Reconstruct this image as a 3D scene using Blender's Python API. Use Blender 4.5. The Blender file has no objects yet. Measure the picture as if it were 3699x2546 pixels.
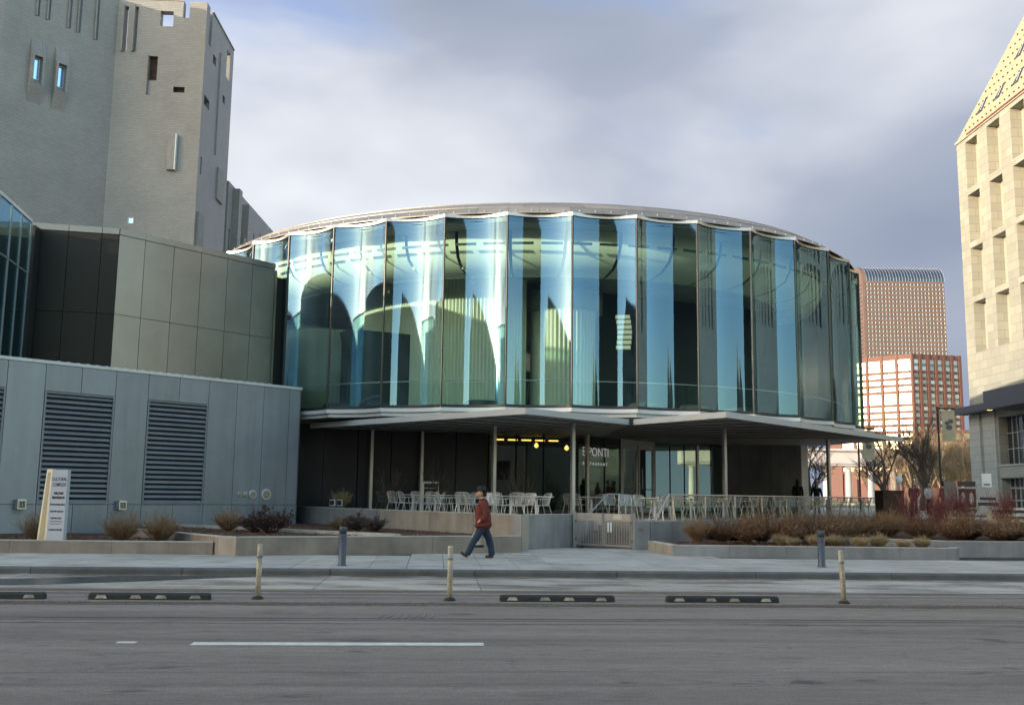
import bpy, bmesh, math, random
from mathutils import Vector, Matrix, Euler
random.seed(7)
S = bpy.context.scene
C = S.collection
R = math.radians

# ---------------------------------------------------------------- camera
cam_d = bpy.data.cameras.new('camera'); cam = bpy.data.objects.new('camera', cam_d); C.objects.link(cam)
cam_d.sensor_width = 36.0; cam_d.lens = 36.0 * 1000 / 1024; cam_d.clip_start = 0.1; cam_d.clip_end = 6000
cam.matrix_world = Matrix.Translation((0, 0, 1.6)) @ Matrix.Rotation(R(98.08), 4, 'X') @ Matrix.Rotation(R(0.75), 4, 'Z')
S.camera = cam

# ---------------------------------------------------------------- sky and sun
SUN_EL, SUN_A = R(7.4), R(60)          # elevation; angle from straight behind the camera towards the left
w = bpy.data.worlds.new('World'); S.world = w; w.use_nodes = True
nt = w.node_tree; N = nt.nodes; L = nt.links; N.clear()
out = N.new('ShaderNodeOutputWorld'); bg = N.new('ShaderNodeBackground'); L.new(bg.outputs[0], out.inputs[0])
sky = N.new('ShaderNodeTexSky'); sky.sky_type = 'NISHITA'; sky.sun_disc = False
sky.sun_elevation = SUN_EL; sky.sun_rotation = R(180) + SUN_A; sky.air_density = 1.0; sky.dust_density = 1.4; sky.ozone_density = 2.0; sky.altitude = 400
tc = N.new('ShaderNodeTexCoord')
mp = N.new('ShaderNodeMapping'); mp.inputs['Scale'].default_value = (1.0, 1.0, 2.3); mp.inputs['Location'].default_value = (18.8, 5.0, 1.5)
L.new(tc.outputs['Generated'], mp.inputs[0])
def noise(nodes, links, vec, sc, det, rough=0.5, dist=0.0):
    n = nodes.new('ShaderNodeTexNoise'); n.inputs['Scale'].default_value = sc; n.inputs['Detail'].default_value = det
    n.inputs['Roughness'].default_value = rough; n.inputs['Distortion'].default_value = dist
    if vec is not None: links.new(vec, n.inputs['Vector'])
    return n
def ramp(nodes, links, fac, stops):
    r = nodes.new('ShaderNodeValToRGB'); e = r.color_ramp.elements
    while len(e) > 1: e.remove(e[-1])
    e[0].position = stops[0][0]; e[0].color = (*stops[0][1], 1)
    for p, c in stops[1:]:
        x = e.new(p); x.color = (*c, 1)
    links.new(fac, r.inputs[0]); return r
def math_n(nodes, links, op, a, b=None, clamp=False):
    m = nodes.new('ShaderNodeMath'); m.operation = op; m.use_clamp = clamp
    for i, v in enumerate((a, b)):
        if v is None: continue
        if isinstance(v, (int, float)): m.inputs[i].default_value = v
        else: links.new(v, m.inputs[i])
    return m.outputs[0]
def mixc(nodes, links, fac, a, b, blend='MIX'):
    m = nodes.new('ShaderNodeMix'); m.data_type = 'RGBA'; m.blend_type = blend
    for i, v in ((0, fac), (6, a), (7, b)):
        if isinstance(v, (int, float)): m.inputs[i].default_value = v
        elif isinstance(v, tuple): m.inputs[i].default_value = (*v, 1)
        else: links.new(v, m.inputs[i])
    return m.outputs[2]
sep = N.new('ShaderNodeSeparateXYZ'); L.new(tc.outputs['Generated'], sep.inputs[0])
# a bank of cloud over the north, open blue to the south
n1 = noise(N, L, mp.outputs[0], 2.1, 8, 0.52, 0.25)
cov = math_n(N, L, 'MULTIPLY_ADD', sep.outputs['Y'], 0.55); N[-1].inputs[2].default_value = 0.0
cov = math_n(N, L, 'ADD', n1.outputs['Fac'], cov)
cov = math_n(N, L, 'SUBTRACT', cov, math_n(N, L, 'MULTIPLY', math_n(N, L, 'MULTIPLY', sep.outputs['X'], math_n(N, L, 'MAXIMUM', math_n(N, L, 'MULTIPLY', sep.outputs['Y'], -1.0), 0.0)), 0.6))
cov = math_n(N, L, 'SUBTRACT', cov, math_n(N, L, 'MULTIPLY', math_n(N, L, 'POWER', math_n(N, L, 'MAXIMUM', sep.outputs['Z'], 0.0), 1.5), 0.35))
mask = ramp(N, L, cov, [(0.44, (0, 0, 0)), (0.64, (1, 1, 1))])
n2 = noise(N, L, mp.outputs[0], 1.7, 5, 0.42, 0.2)
shade = math_n(N, L, 'ADD', n2.outputs['Fac'], math_n(N, L, 'MULTIPLY', sep.outputs['Z'], 0.34))
ccol = ramp(N, L, shade, [(0.40, (0.205, 0.245, 0.335)), (0.58, (0.315, 0.35, 0.43)), (0.72, (0.60, 0.62, 0.665)), (0.84, (1.0, 0.98, 0.94))])
# thin cloud lets the blue through high up
n3 = noise(N, L, mp.outputs[0], 1.9, 5, 0.5, 0.4)
thin = math_n(N, L, 'ADD', math_n(N, L, 'MULTIPLY', n3.outputs['Fac'], -1.0), math_n(N, L, 'MULTIPLY', sep.outputs['Z'], 0.62))
tmap = N.new('ShaderNodeMapRange'); tmap.interpolation_type = 'SMOOTHSTEP'; L.new(thin, tmap.inputs['Value']); tmap.inputs['From Min'].default_value = -0.30; tmap.inputs['From Max'].default_value = -0.08; tmap.inputs['To Max'].default_value = 0.9
cmix = mixc(N, L, tmap.outputs[0], ccol.outputs[0], (0.22, 0.32, 0.56))
skys = N.new('ShaderNodeVectorMath'); skys.operation = 'SCALE'; L.new(mixc(N, L, 1.0, sky.outputs[0], (1.0, 0.855, 0.665), 'MULTIPLY'), skys.inputs[0]); skys.inputs['Scale'].default_value = 0.15
cl = N.new('ShaderNodeVectorMath'); cl.operation = 'SCALE'; L.new(cmix, cl.inputs[0]); cl.inputs['Scale'].default_value = 0.195
final = mixc(N, L, mask.outputs[0], skys.outputs[0], cl.outputs[0])
L.new(final, bg.inputs['Color']); bg.inputs['Strength'].default_value = 1.0

sun_d = bpy.data.lights.new('sun', 'SUN'); sun_d.energy = 1.15; sun_d.angle = R(0.55); sun_d.color = (1.0, 0.87, 0.68)
sun = bpy.data.objects.new('sun', sun_d); C.objects.link(sun)
to_sun = Vector((-math.sin(SUN_A) * math.cos(SUN_EL), -math.cos(SUN_A) * math.cos(SUN_EL), math.sin(SUN_EL)))
sun.rotation_euler = to_sun.to_track_quat('Z', 'Y').to_euler(); sun.location = to_sun * 300
S.view_settings.view_transform = 'Standard'; S.view_settings.look = 'None'; S.view_settings.gamma = 1.0
S.view_settings.exposure = 2.85; S.view_settings.use_curve_mapping = False
S.cycles.max_bounces = 8; S.cycles.transparent_max_bounces = 12; S.cycles.glossy_bounces = 4; S.cycles.caustics_reflective = False; S.cycles.caustics_refractive = False

# ---------------------------------------------------------------- materials
def newmat(name):
    m = bpy.data.materials.new(name); m.use_nodes = True; n = m.node_tree.nodes; n.clear()
    o = n.new('ShaderNodeOutputMaterial'); b = n.new('ShaderNodeBsdfPrincipled'); m.node_tree.links.new(b.outputs[0], o.inputs[0])
    return m, n, m.node_tree.links, b, o
def pm(name, col, rough=0.6, metal=0.0, var=0.15, sc=1.5, bump=0.0, bsc=30.0, stretch=(1, 1, 1), tint=None, det=5, spec=0.5, streak=0.0, rnd=0.06):
    """plain procedural surface: colour broken up by two noises, fine relief"""
    m, n, l, b, o = newmat(name)
    g = n.new('ShaderNodeNewGeometry'); mpn = n.new('ShaderNodeMapping'); mpn.inputs['Scale'].default_value = stretch
    l.new(g.outputs['Position'], mpn.inputs[0]); v = mpn.outputs[0]
    a = noise(n, l, v, sc, det, 0.6)
    lo = tuple(c * (1 - var) for c in col); hi = tuple(min(1, c * (1 + var)) for c in (tint or col))
    r = ramp(n, l, a.outputs['Fac'], [(0.3, lo), (0.7, hi)])
    c = r.outputs[0]
    if streak:
        m2 = n.new('ShaderNodeMapping'); m2.inputs['Scale'].default_value = (2.5, 2.5, 0.15); l.new(g.outputs['Position'], m2.inputs[0])
        s2 = noise(n, l, m2.outputs[0], 1.6, 4, 0.6); rr = ramp(n, l, s2.outputs['Fac'], [(0.35, (1 - streak,) * 3), (0.6, (1, 1, 1))])
        c = mixc(n, l, 1.0, c, rr.outputs[0], 'MULTIPLY')
    oi = n.new('ShaderNodeObjectInfo'); rr3 = ramp(n, l, oi.outputs['Random'], [(0.0, (1 - rnd,) * 3), (1.0, (1 + rnd,) * 3)]); c = mixc(n, l, 1.0, c, rr3.outputs[0], 'MULTIPLY')
    l.new(c, b.inputs['Base Color'])
    rv = math_n(n, l, 'MULTIPLY_ADD', a.outputs['Fac'], 0.2); n[-1].inputs[2].default_value = max(0.02, rough - 0.1); l.new(rv, b.inputs['Roughness'])
    b.inputs['Metallic'].default_value = metal; b.inputs['Specular IOR Level'].default_value = spec
    if bump:
        bn = noise(n, l, g.outputs['Position'], bsc, 4, 0.6); bp = n.new('ShaderNodeBump'); bp.inputs['Strength'].default_value = bump; bp.inputs['Distance'].default_value = 0.02
        l.new(bn.outputs['Fac'], bp.inputs['Height']); l.new(bp.outputs[0], b.inputs['Normal'])
    return m
def wall_uv(n, l):
    g = n.new('ShaderNodeNewGeometry'); cr = n.new('ShaderNodeVectorMath'); cr.operation = 'CROSS_PRODUCT'; cr.inputs[0].default_value = (0, 0, 1)
    l.new(g.outputs['True Normal'], cr.inputs[1])
    d = n.new('ShaderNodeVectorMath'); d.operation = 'DOT_PRODUCT'; l.new(g.outputs['Position'], d.inputs[0]); l.new(cr.outputs[0], d.inputs[1])
    s = n.new('ShaderNodeSeparateXYZ'); l.new(g.outputs['Position'], s.inputs[0])
    cb = n.new('ShaderNodeCombineXYZ'); l.new(d.outputs['Value'], cb.inputs[0]); l.new(s.outputs[2], cb.inputs[1])
    return cb.outputs[0], g
def brickmat(name, c1, c2, mortar, bw, bh, ms, rough=0.6, bump=0.5, var=0.2, sc=0.25, spec=0.5, dist=0.02):
    m, n, l, b, o = newmat(name); uv, g = wall_uv(n, l)
    t = n.new('ShaderNodeTexBrick'); l.new(uv, t.inputs['Vector']); t.inputs['Color1'].default_value = (*c1, 1); t.inputs['Color2'].default_value = (*c2, 1); t.inputs['Mortar'].default_value = (*mortar, 1)
    t.inputs['Scale'].default_value = 1.0; t.inputs['Brick Width'].default_value = bw; t.inputs['Row Height'].default_value = bh; t.inputs['Mortar Size'].default_value = ms; t.inputs['Mortar Smooth'].default_value = 0.2; t.inputs['Bias'].default_value = 0.0
    a = noise(n, l, g.outputs['Position'], sc, 5, 0.65)
    r = ramp(n, l, a.outputs['Fac'], [(0.3, (1 - var,) * 3), (0.7, (1, 1, 1))])
    l.new(mixc(n, l, 1.0, t.outputs['Color'], r.outputs[0], 'MULTIPLY'), b.inputs['Base Color']); b.inputs['Roughness'].default_value = rough; b.inputs['Specular IOR Level'].default_value = spec
    bp = n.new('ShaderNodeBump'); bp.inputs['Strength'].default_value = bump; bp.inputs['Distance'].default_value = dist; bp.invert = True
    l.new(t.outputs['Fac'], bp.inputs['Height']); l.new(bp.outputs[0], b.inputs['Normal'])
    return m
def glassmat(name, tint, ior=2.0, rough=0.0, refl=(0.95, 0.97, 1.0)):
    """thin coated pane: fresnel mix of clear tinted glass and a mirror coat"""
    m, n, l, b, o = newmat(name); n.remove(b)
    t = n.new('ShaderNodeBsdfTransparent'); t.inputs[0].default_value = (*tint, 1); g = n.new('ShaderNodeBsdfGlossy'); g.inputs['Color'].default_value = (*refl, 1); g.inputs['Roughness'].default_value = rough
    ge = n.new('ShaderNodeNewGeometry')
    lw = n.new('ShaderNodeFresnel'); io = math_n(n, l, 'ADD', ior, 0.0)
    # the same coat seen from either side
    inv = n.new('ShaderNodeMix'); inv.data_type = 'FLOAT'; l.new(ge.outputs['Backfacing'], inv.inputs[0]); inv.inputs[2].default_value = ior; inv.inputs[3].default_value = 1.0 / ior
    l.new(inv.outputs[0], lw.inputs['IOR'])
    nz = noise(n, l, ge.outputs['Position'], 0.9, 2, 0.5); bp = n.new('ShaderNodeBump'); bp.inputs['Strength'].default_value = 0.02; bp.inputs['Distance'].default_value = 0.05
    l.new(nz.outputs['Fac'], bp.inputs['Height']); l.new(bp.outputs[0], g.inputs['Normal'])
    x = n.new('ShaderNodeMixShader'); l.new(lw.outputs[0], x.inputs[0]); l.new(t.outputs[0], x.inputs[1]); l.new(g.outputs[0], x.inputs[2]); l.new(x.outputs[0], o.inputs[0])
    return m
def emit(name, col, st):
    m, n, l, b, o = newmat(name); b.inputs['Base Color'].default_value = (*col, 1); b.inputs['Emission Color'].default_value = (*col, 1); b.inputs['Emission Strength'].default_value = st
    return m
M = {}
M['asphalt'] = None
M['concrete'] = pm('concrete', (0.30, 0.28, 0.26), 0.85, var=0.25, sc=0.9, bump=0.25, bsc=60, streak=0.16)
M['concrete_tan'] = pm('concrete_tan', (0.31, 0.268, 0.222), 0.85, var=0.25, sc=0.8, bump=0.25, bsc=60, streak=0.16)
M['concrete_brown'] = pm('concrete_brown', (0.235, 0.20, 0.165), 0.85, var=0.3, sc=0.8, bump=0.25, bsc=60, streak=0.16)
M['concrete_grey'] = pm('concrete_grey', (0.25, 0.245, 0.25), 0.85, var=0.22, sc=0.8, bump=0.25, bsc=60, streak=0.16)
M['board_concrete'] = pm('board_concrete', (0.54, 0.55, 0.57), 0.8, var=0.2, sc=0.6, bump=0.15, bsc=30, streak=0.2)
M['cap_stone'] = pm('cap_stone', (0.42, 0.40, 0.36), 0.85, var=0.15, sc=2.0, bump=0.2, bsc=60)
M['slab'] = [pm('slab_%s' % i, c, 0.85, var=0.14, sc=1.3, bump=0.2, bsc=50) for i, c in enumerate([(0.385, 0.36, 0.33), (0.355, 0.335, 0.31), (0.41, 0.385, 0.355)])]
M['kerb'] = pm('kerb_concrete', (0.10, 0.098, 0.096), 0.85, var=0.3, sc=2.2, bump=0.25, bsc=50)
M['pan'] = [pm('pan_%s' % i, c, 0.85, var=0.2, sc=0.7, bump=0.2, bsc=40, stretch=(0.5, 1.2, 1), det=7) for i, c in enumerate([(0.40, 0.345, 0.30), (0.37, 0.32, 0.28), (0.43, 0.38, 0.34)])]
M['mulch'] = pm('mulch', (0.075, 0.035, 0.022), 0.95, var=0.5, sc=9, bump=1.0, bsc=40)
M['panel'] = pm('grey_metal_panel', (0.22, 0.245, 0.285), 0.40, metal=0.25, var=0.10, sc=0.9, spec=0.5, streak=0.10, rnd=0.09)
M['panel_dark'] = pm('dark_metal_panel', (0.205, 0.20, 0.195), 0.33, metal=0.7, var=0.16, sc=0.5, spec=0.6, rnd=0.08)
M['black_tier'] = pm('shaded_tier_panel', (0.020, 0.018, 0.016), 0.38, metal=0.0, spec=0.22, var=0.15, sc=0.4, rnd=0.1)  # left face of the tier: its shade put into a darker cladding colour
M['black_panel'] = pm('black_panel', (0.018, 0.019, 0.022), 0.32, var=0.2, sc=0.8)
M['seam'] = pm('dark_joint', (0.012, 0.012, 0.014), 0.8)
M['louvre'] = pm('louvre_metal', (0.19, 0.205, 0.235), 0.5, metal=0.2, var=0.1, sc=2)
M['alu'] = pm('aluminium', (0.52, 0.52, 0.53), 0.38, metal=0.7, var=0.08, sc=2)
M['white_metal'] = pm('white_metal', (0.58, 0.59, 0.61), 0.45, metal=0.1, var=0.06, sc=1.5)
M['roof_metal'] = pm('roof_metal', (0.235, 0.21, 0.19), 0.42, metal=0.45, var=0.14, sc=0.8)
M['steel_dark'] = pm('dark_steel', (0.03, 0.032, 0.036), 0.45, metal=0.3)
M['mullion'] = pm('mullion', (0.035, 0.034, 0.032), 0.4, metal=0.4)
M['canopy'] = pm('canopy_metal', (0.46, 0.47, 0.48), 0.5, var=0.05, sc=1.0)
M['soffit'] = pm('canopy_soffit', (0.40, 0.39, 0.375), 0.6, var=0.08, sc=1.0)
M['tower'] = brickmat('grey_tile', (0.325, 0.315, 0.31), (0.285, 0.278, 0.275), (0.21, 0.206, 0.205), 0.30, 0.115, 0.012, 0.45, 0.6, 0.22, 0.35)
M['tower_stone'] = pm('tower_trim', (0.25, 0.245, 0.24), 0.7, var=0.15, sc=2)
M['limestone'] = brickmat('limestone', (0.30, 0.295, 0.25), (0.24, 0.238, 0.205), (0.18, 0.177, 0.15), 1.25, 0.62, 0.018, 0.8, 0.3, 0.12, 0.3)
M['limestone_plain'] = pm('limestone_plain', (0.29, 0.285, 0.24), 0.8, var=0.1, sc=0.6, bump=0.1)
M['limestone_grey'] = brickmat('limestone_grey', (0.43, 0.43, 0.38), (0.38, 0.385, 0.345), (0.27, 0.27, 0.25), 1.1, 0.55, 0.02, 0.8, 0.3, 0.12, 0.3)
M['roof_copper'] = pm('roof_tan', (0.30, 0.27, 0.18), 0.55, var=0.08, sc=0.8)
M['win_dark'] = pm('window_dark', (0.02, 0.026, 0.032), 0.06, var=0.1, spec=1.0)
M['win_blue'] = pm('window_mirror', (0.40, 0.62, 0.95), 0.04, metal=1.0, var=0.02)  # reflected blue sky is painted into the metal colour
M['redstone'] = pm('red_stone', (0.095, 0.040, 0.033), 0.7, var=0.1, sc=0.2)
M['redwin'] = pm('sunglow_glass', (0.27, 0.24, 0.175), 0.28, metal=1.0, var=0.25, sc=0.25, rnd=0.3)  # panes facing the sun: warm sky glow put into the glass colour
M['redwin_b'] = pm('grey_glass', (0.20, 0.21, 0.24), 0.15, metal=0.9, var=0.4, sc=0.3, rnd=0.4)
M['pinkstone'] = pm('pink_granite', (0.125, 0.083, 0.074), 0.6, var=0.08, sc=0.1)
M['vault'] = pm('vault_glass', (0.10, 0.13, 0.17), 0.22, metal=0.85, var=0.2, sc=0.1, stretch=(1, 1, 6))
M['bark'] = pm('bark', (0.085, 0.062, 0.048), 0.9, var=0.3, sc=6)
M['bark_pale'] = pm('bark_pale', (0.30, 0.215, 0.135), 0.9, var=0.3, sc=3)  # sunlit copy of the bark, low sun put into the paler colour
M['twig'] = pm('twig', (0.22, 0.135, 0.07), 0.9, var=0.35, sc=7)
M['twig_dark'] = pm('twig_dark', (0.15, 0.082, 0.048), 0.9, var=0.35, sc=7)
M['twig_red'] = pm('twig_red', (0.15, 0.045, 0.04), 0.8, var=0.35, sc=6)
M['leaf_dark'] = pm('dry_leaf', (0.06, 0.034, 0.028), 0.8, var=0.5, sc=12)
M['straw'] = pm('straw', (0.36, 0.27, 0.15), 0.9, var=0.3, sc=8)
M['paint'] = pm('road_paint', (0.60, 0.56, 0.51), 0.7, var=0.2, sc=6)
M['paint_worn'] = pm('road_paint_worn', (0.40, 0.37, 0.34), 0.8, var=0.4, sc=5)
M['rubber'] = pm('rubber', (0.022, 0.021, 0.020), 0.75, var=0.3, sc=6, bump=0.3, bsc=60)
M['post_plastic'] = pm('dirty_plastic', (0.46, 0.40, 0.31), 0.6, var=0.3, sc=5, streak=0.5)
M['post_grey'] = pm('reflector_grey', (0.30, 0.29, 0.27), 0.5, var=0.2, sc=6)
M['bollard'] = pm('bollard_paint', (0.055, 0.065, 0.085), 0.4, metal=0.1, var=0.1, sc=3)
M['sign_white'] = pm('sign_face', (0.42, 0.45, 0.51), 0.45, var=0.04, sc=1.5)
M['sign_edge'] = pm('sign_edge', (0.66, 0.60, 0.46), 0.5, var=0.05)
M['sign_tan'] = pm('sign_tan', (0.40, 0.34, 0.22), 0.6, var=0.06, sc=3)
M['ink'] = pm('ink', (0.03, 0.03, 0.035), 0.6)
M['letter_white'] = pm('white_letters', (0.80, 0.80, 0.80), 0.5, var=0.02)
M['letter_lit'] = emit('lit_letters', (0.85, 0.85, 0.85), 0.05)
M['chair'] = pm('chair_metal', (0.50, 0.49, 0.47), 0.4, metal=0.5, var=0.1, sc=5)
M['chair_dark'] = pm('chair_charcoal', (0.09, 0.09, 0.095), 0.5, var=0.1, sc=5)
M['curtain'] = pm('curtain', (0.74, 0.73, 0.64), 0.9, var=0.05, sc=0.5)
M['plaster'] = pm('interior_plaster', (0.78, 0.78, 0.68), 0.85, var=0.04, sc=0.5)
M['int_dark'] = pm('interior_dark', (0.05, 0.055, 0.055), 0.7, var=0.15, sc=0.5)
M['int_mid'] = pm('interior_mid', (0.40, 0.40, 0.36), 0.8, var=0.15, sc=0.5)
M['int_floor'] = pm('interior_floor', (0.38, 0.35, 0.31), 0.5, var=0.15, sc=0.5)
M['glass'] = glassmat('drum_glass', (0.70, 0.86, 0.78), 2.45, 0.035, (0.37, 0.65, 1.0))  # blue of the mirrored sky is put into the coat colour
M['glass_store'] = glassmat('storefront_glass', (0.62, 0.74, 0.66), 1.85)
M['glass_rail'] = glassmat('clear_glass', (0.93, 0.96, 0.95), 1.12)
M['lamp_warm'] = emit('warm_lamp', (1.0, 0.46, 0.12), 0.7)
M['gate'] = pm('gate_metal', (0.27, 0.255, 0.235), 0.55, metal=0.1, var=0.12, sc=3)
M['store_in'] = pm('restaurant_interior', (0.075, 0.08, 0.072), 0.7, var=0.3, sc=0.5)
M['gold'] = pm('brass', (0.50, 0.33, 0.08), 0.3, metal=1.0)
M['plate'] = pm('notice_plate', (0.44, 0.40, 0.34), 0.5)
M['skin'] = pm('skin', (0.42, 0.22, 0.15), 0.5, var=0.08, sc=12)
M['jacket'] = pm('red_jacket', (0.115, 0.020, 0.014), 0.85, var=0.3, sc=14, bump=0.3, bsc=60)
M['jeans'] = pm('jeans', (0.014, 0.028, 0.058), 0.85, var=0.35, sc=7, bump=0.2, bsc=80)
M['shoe'] = pm('brown_shoe', (0.045, 0.022, 0.014), 0.5, var=0.2, sc=12)
M['hat'] = pm('black_hat', (0.010, 0.010, 0.011), 0.8, var=0.2, sc=12)
M['black_cloth'] = pm('black_cloth', (0.012, 0.012, 0.013), 0.85, var=0.3, sc=10)
M['red_cloth'] = pm('maroon_cloth', (0.16, 0.025, 0.035), 0.85, var=0.3, sc=10)
M['white_cloth'] = pm('pale_cloth', (0.55, 0.53, 0.50), 0.85, var=0.15, sc=10)
M['green_cloth'] = pm('green_cloth', (0.015, 0.06, 0.055), 0.8, var=0.2, sc=10)
M['rust'] = pm('rusty_brown', (0.07, 0.035, 0.022), 0.85, var=0.45, sc=4, bump=0.3)
M['banner'] = pm('banner_cloth', (0.50, 0.45, 0.32), 0.8, var=0.12, sc=3)
M['classical'] = pm('grey_stone', (0.42, 0.39, 0.40), 0.8, var=0.12, sc=0.5)
M['plaza'] = pm('plaza_paving', (0.40, 0.375, 0.345), 0.85, var=0.15, sc=0.8)
M['lawn'] = pm('dry_lawn', (0.28, 0.21, 0.10), 0.95, var=0.3, sc=0.3)
M['city'] = pm('far_ground', (0.20, 0.19, 0.18), 0.9, var=0.15, sc=0.05)
M['titanium'] = brickmat('titanium', (0.40, 0.345, 0.27), (0.36, 0.31, 0.25), (0.2, 0.18, 0.15), 2.4, 0.9, 0.03, 0.4, 0.3, 0.15, 0.1)
M['maroon_trim'] = pm('maroon_trim', (0.12, 0.03, 0.03), 0.6)
M['lib_canopy'] = pm('charcoal_canopy', (0.045, 0.047, 0.055), 0.5)
def asphalt():
    m, n, l, b, o = newmat('asphalt'); g = n.new('ShaderNodeNewGeometry')
    rot = n.new('ShaderNodeMapping'); rot.inputs['Rotation'].default_value = (0, 0, -R(4.3)); l.new(g.outputs['Position'], rot.inputs[0])
    st = n.new('ShaderNodeMapping'); st.inputs['Scale'].default_value = (0.10, 1.1, 1); l.new(rot.outputs[0], st.inputs[0])
    a = noise(n, l, st.outputs[0], 1.2, 7, 0.62); c = ramp(n, l, a.outputs['Fac'], [(0.30, (0.150, 0.119, 0.100)), (0.5, (0.200, 0.160, 0.136)), (0.72, (0.250, 0.203, 0.173))])
    md = n.new('ShaderNodeMapping'); md.inputs['Scale'].default_value = (0.45, 1.2, 1); l.new(rot.outputs[0], md.inputs[0])
    d = noise(n, l, md.outputs[0], 1.6, 8, 0.68); dr = ramp(n, l, d.outputs['Fac'], [(0.30, (0.62, 0.61, 0.60)), (0.46, (1, 1, 1)), (0.58, (1.0, 1.0, 1.0)), (0.72, (1.26, 1.20, 1.16))])
    sp = noise(n, l, md.outputs[0], 3.2, 5, 0.6); sr = ramp(n, l, sp.outputs['Fac'], [(0.30, (0.50, 0.50, 0.50)), (0.36, (1, 1, 1))])
    f = noise(n, l, g.outputs['Position'], 40, 4, 0.85); fr = ramp(n, l, f.outputs['Fac'], [(0.28, (0.50, 0.50, 0.50)), (0.72, (1.5, 1.48, 1.46))])
    # tyre tracks and tar lines run along the road
    tr = n.new('ShaderNodeSeparateXYZ'); wob = noise(n, l, st.outputs[0], 0.6, 2); l.new(rot.outputs[0], tr.inputs[0])
    wy = math_n(n, l, 'ADD', tr.outputs[1], math_n(n, l, 'MULTIPLY', wob.outputs['Fac'], 0.35))
    wv = n.new('ShaderNodeCombineXYZ'); l.new(wy, wv.inputs[1])
    tn = noise(n, l, wv.outputs[0], 2.4, 4, 0.75); trr = ramp(n, l, tn.outputs['Fac'], [(0.36, (0.60, 0.59, 0.58)), (0.45, (1, 1, 1)), (0.68, (1.14, 1.11, 1.09))])
    mm = noise(n, l, md.outputs[0], 7.0, 5, .75); mr = ramp(n, l, mm.outputs['Fac'], [(.3, (.80, .80, .80)), (.7, (1.18, 1.16, 1.15))])
    x = mixc(n, l, 1.0, c.outputs[0], dr.outputs[0], 'MULTIPLY'); x = mixc(n, l, 1.0, x, mr.outputs[0], 'MULTIPLY'); x = mixc(n, l, 1.0, x, fr.outputs[0], 'MULTIPLY'); x = mixc(n, l, 0.8, x, trr.outputs[0], 'MULTIPLY'); x = mixc(n, l, 0.9, x, sr.outputs[0], 'MULTIPLY')
    dn_ = noise(n, l, g.outputs['Position'], 1.3, 5, .65); ad = n.new('ShaderNodeVectorMath'); ad.operation = 'MULTIPLY_ADD'; l.new(dn_.outputs['Color'], ad.inputs[0]); ad.inputs[1].default_value = (.9, .9, 0); l.new(md.outputs[0], ad.inputs[2])
    vo = n.new('ShaderNodeTexVoronoi'); vo.feature = 'DISTANCE_TO_EDGE'; vo.inputs['Scale'].default_value = .55; l.new(ad.outputs[0], vo.inputs['Vector'])
    wk = noise(n, l, g.outputs['Position'], .35, 3); cr_ = math_n(n, l, 'MULTIPLY', ramp(n, l, vo.outputs['Distance'], [(0.0, (1, 1, 1)), (0.011, (0, 0, 0))]).outputs[0], ramp(n, l, wk.outputs['Fac'], [(.48, (0, 0, 0)), (.62, (.55, .55, .55))]).outputs[0])
    x = mixc(n, l, cr_, x, (0.05, 0.045, 0.042))
    l.new(x, b.inputs['Base Color']); b.inputs['Roughness'].default_value = 0.85
    bp = n.new('ShaderNodeBump'); bp.inputs['Strength'].default_value = 0.5; bp.inputs['Distance'].default_value = 0.008; l.new(f.outputs['Fac'], bp.inputs['Height']); l.new(bp.outputs[0], b.inputs['Normal'])
    return m
M['asphalt'] = asphalt()

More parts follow.
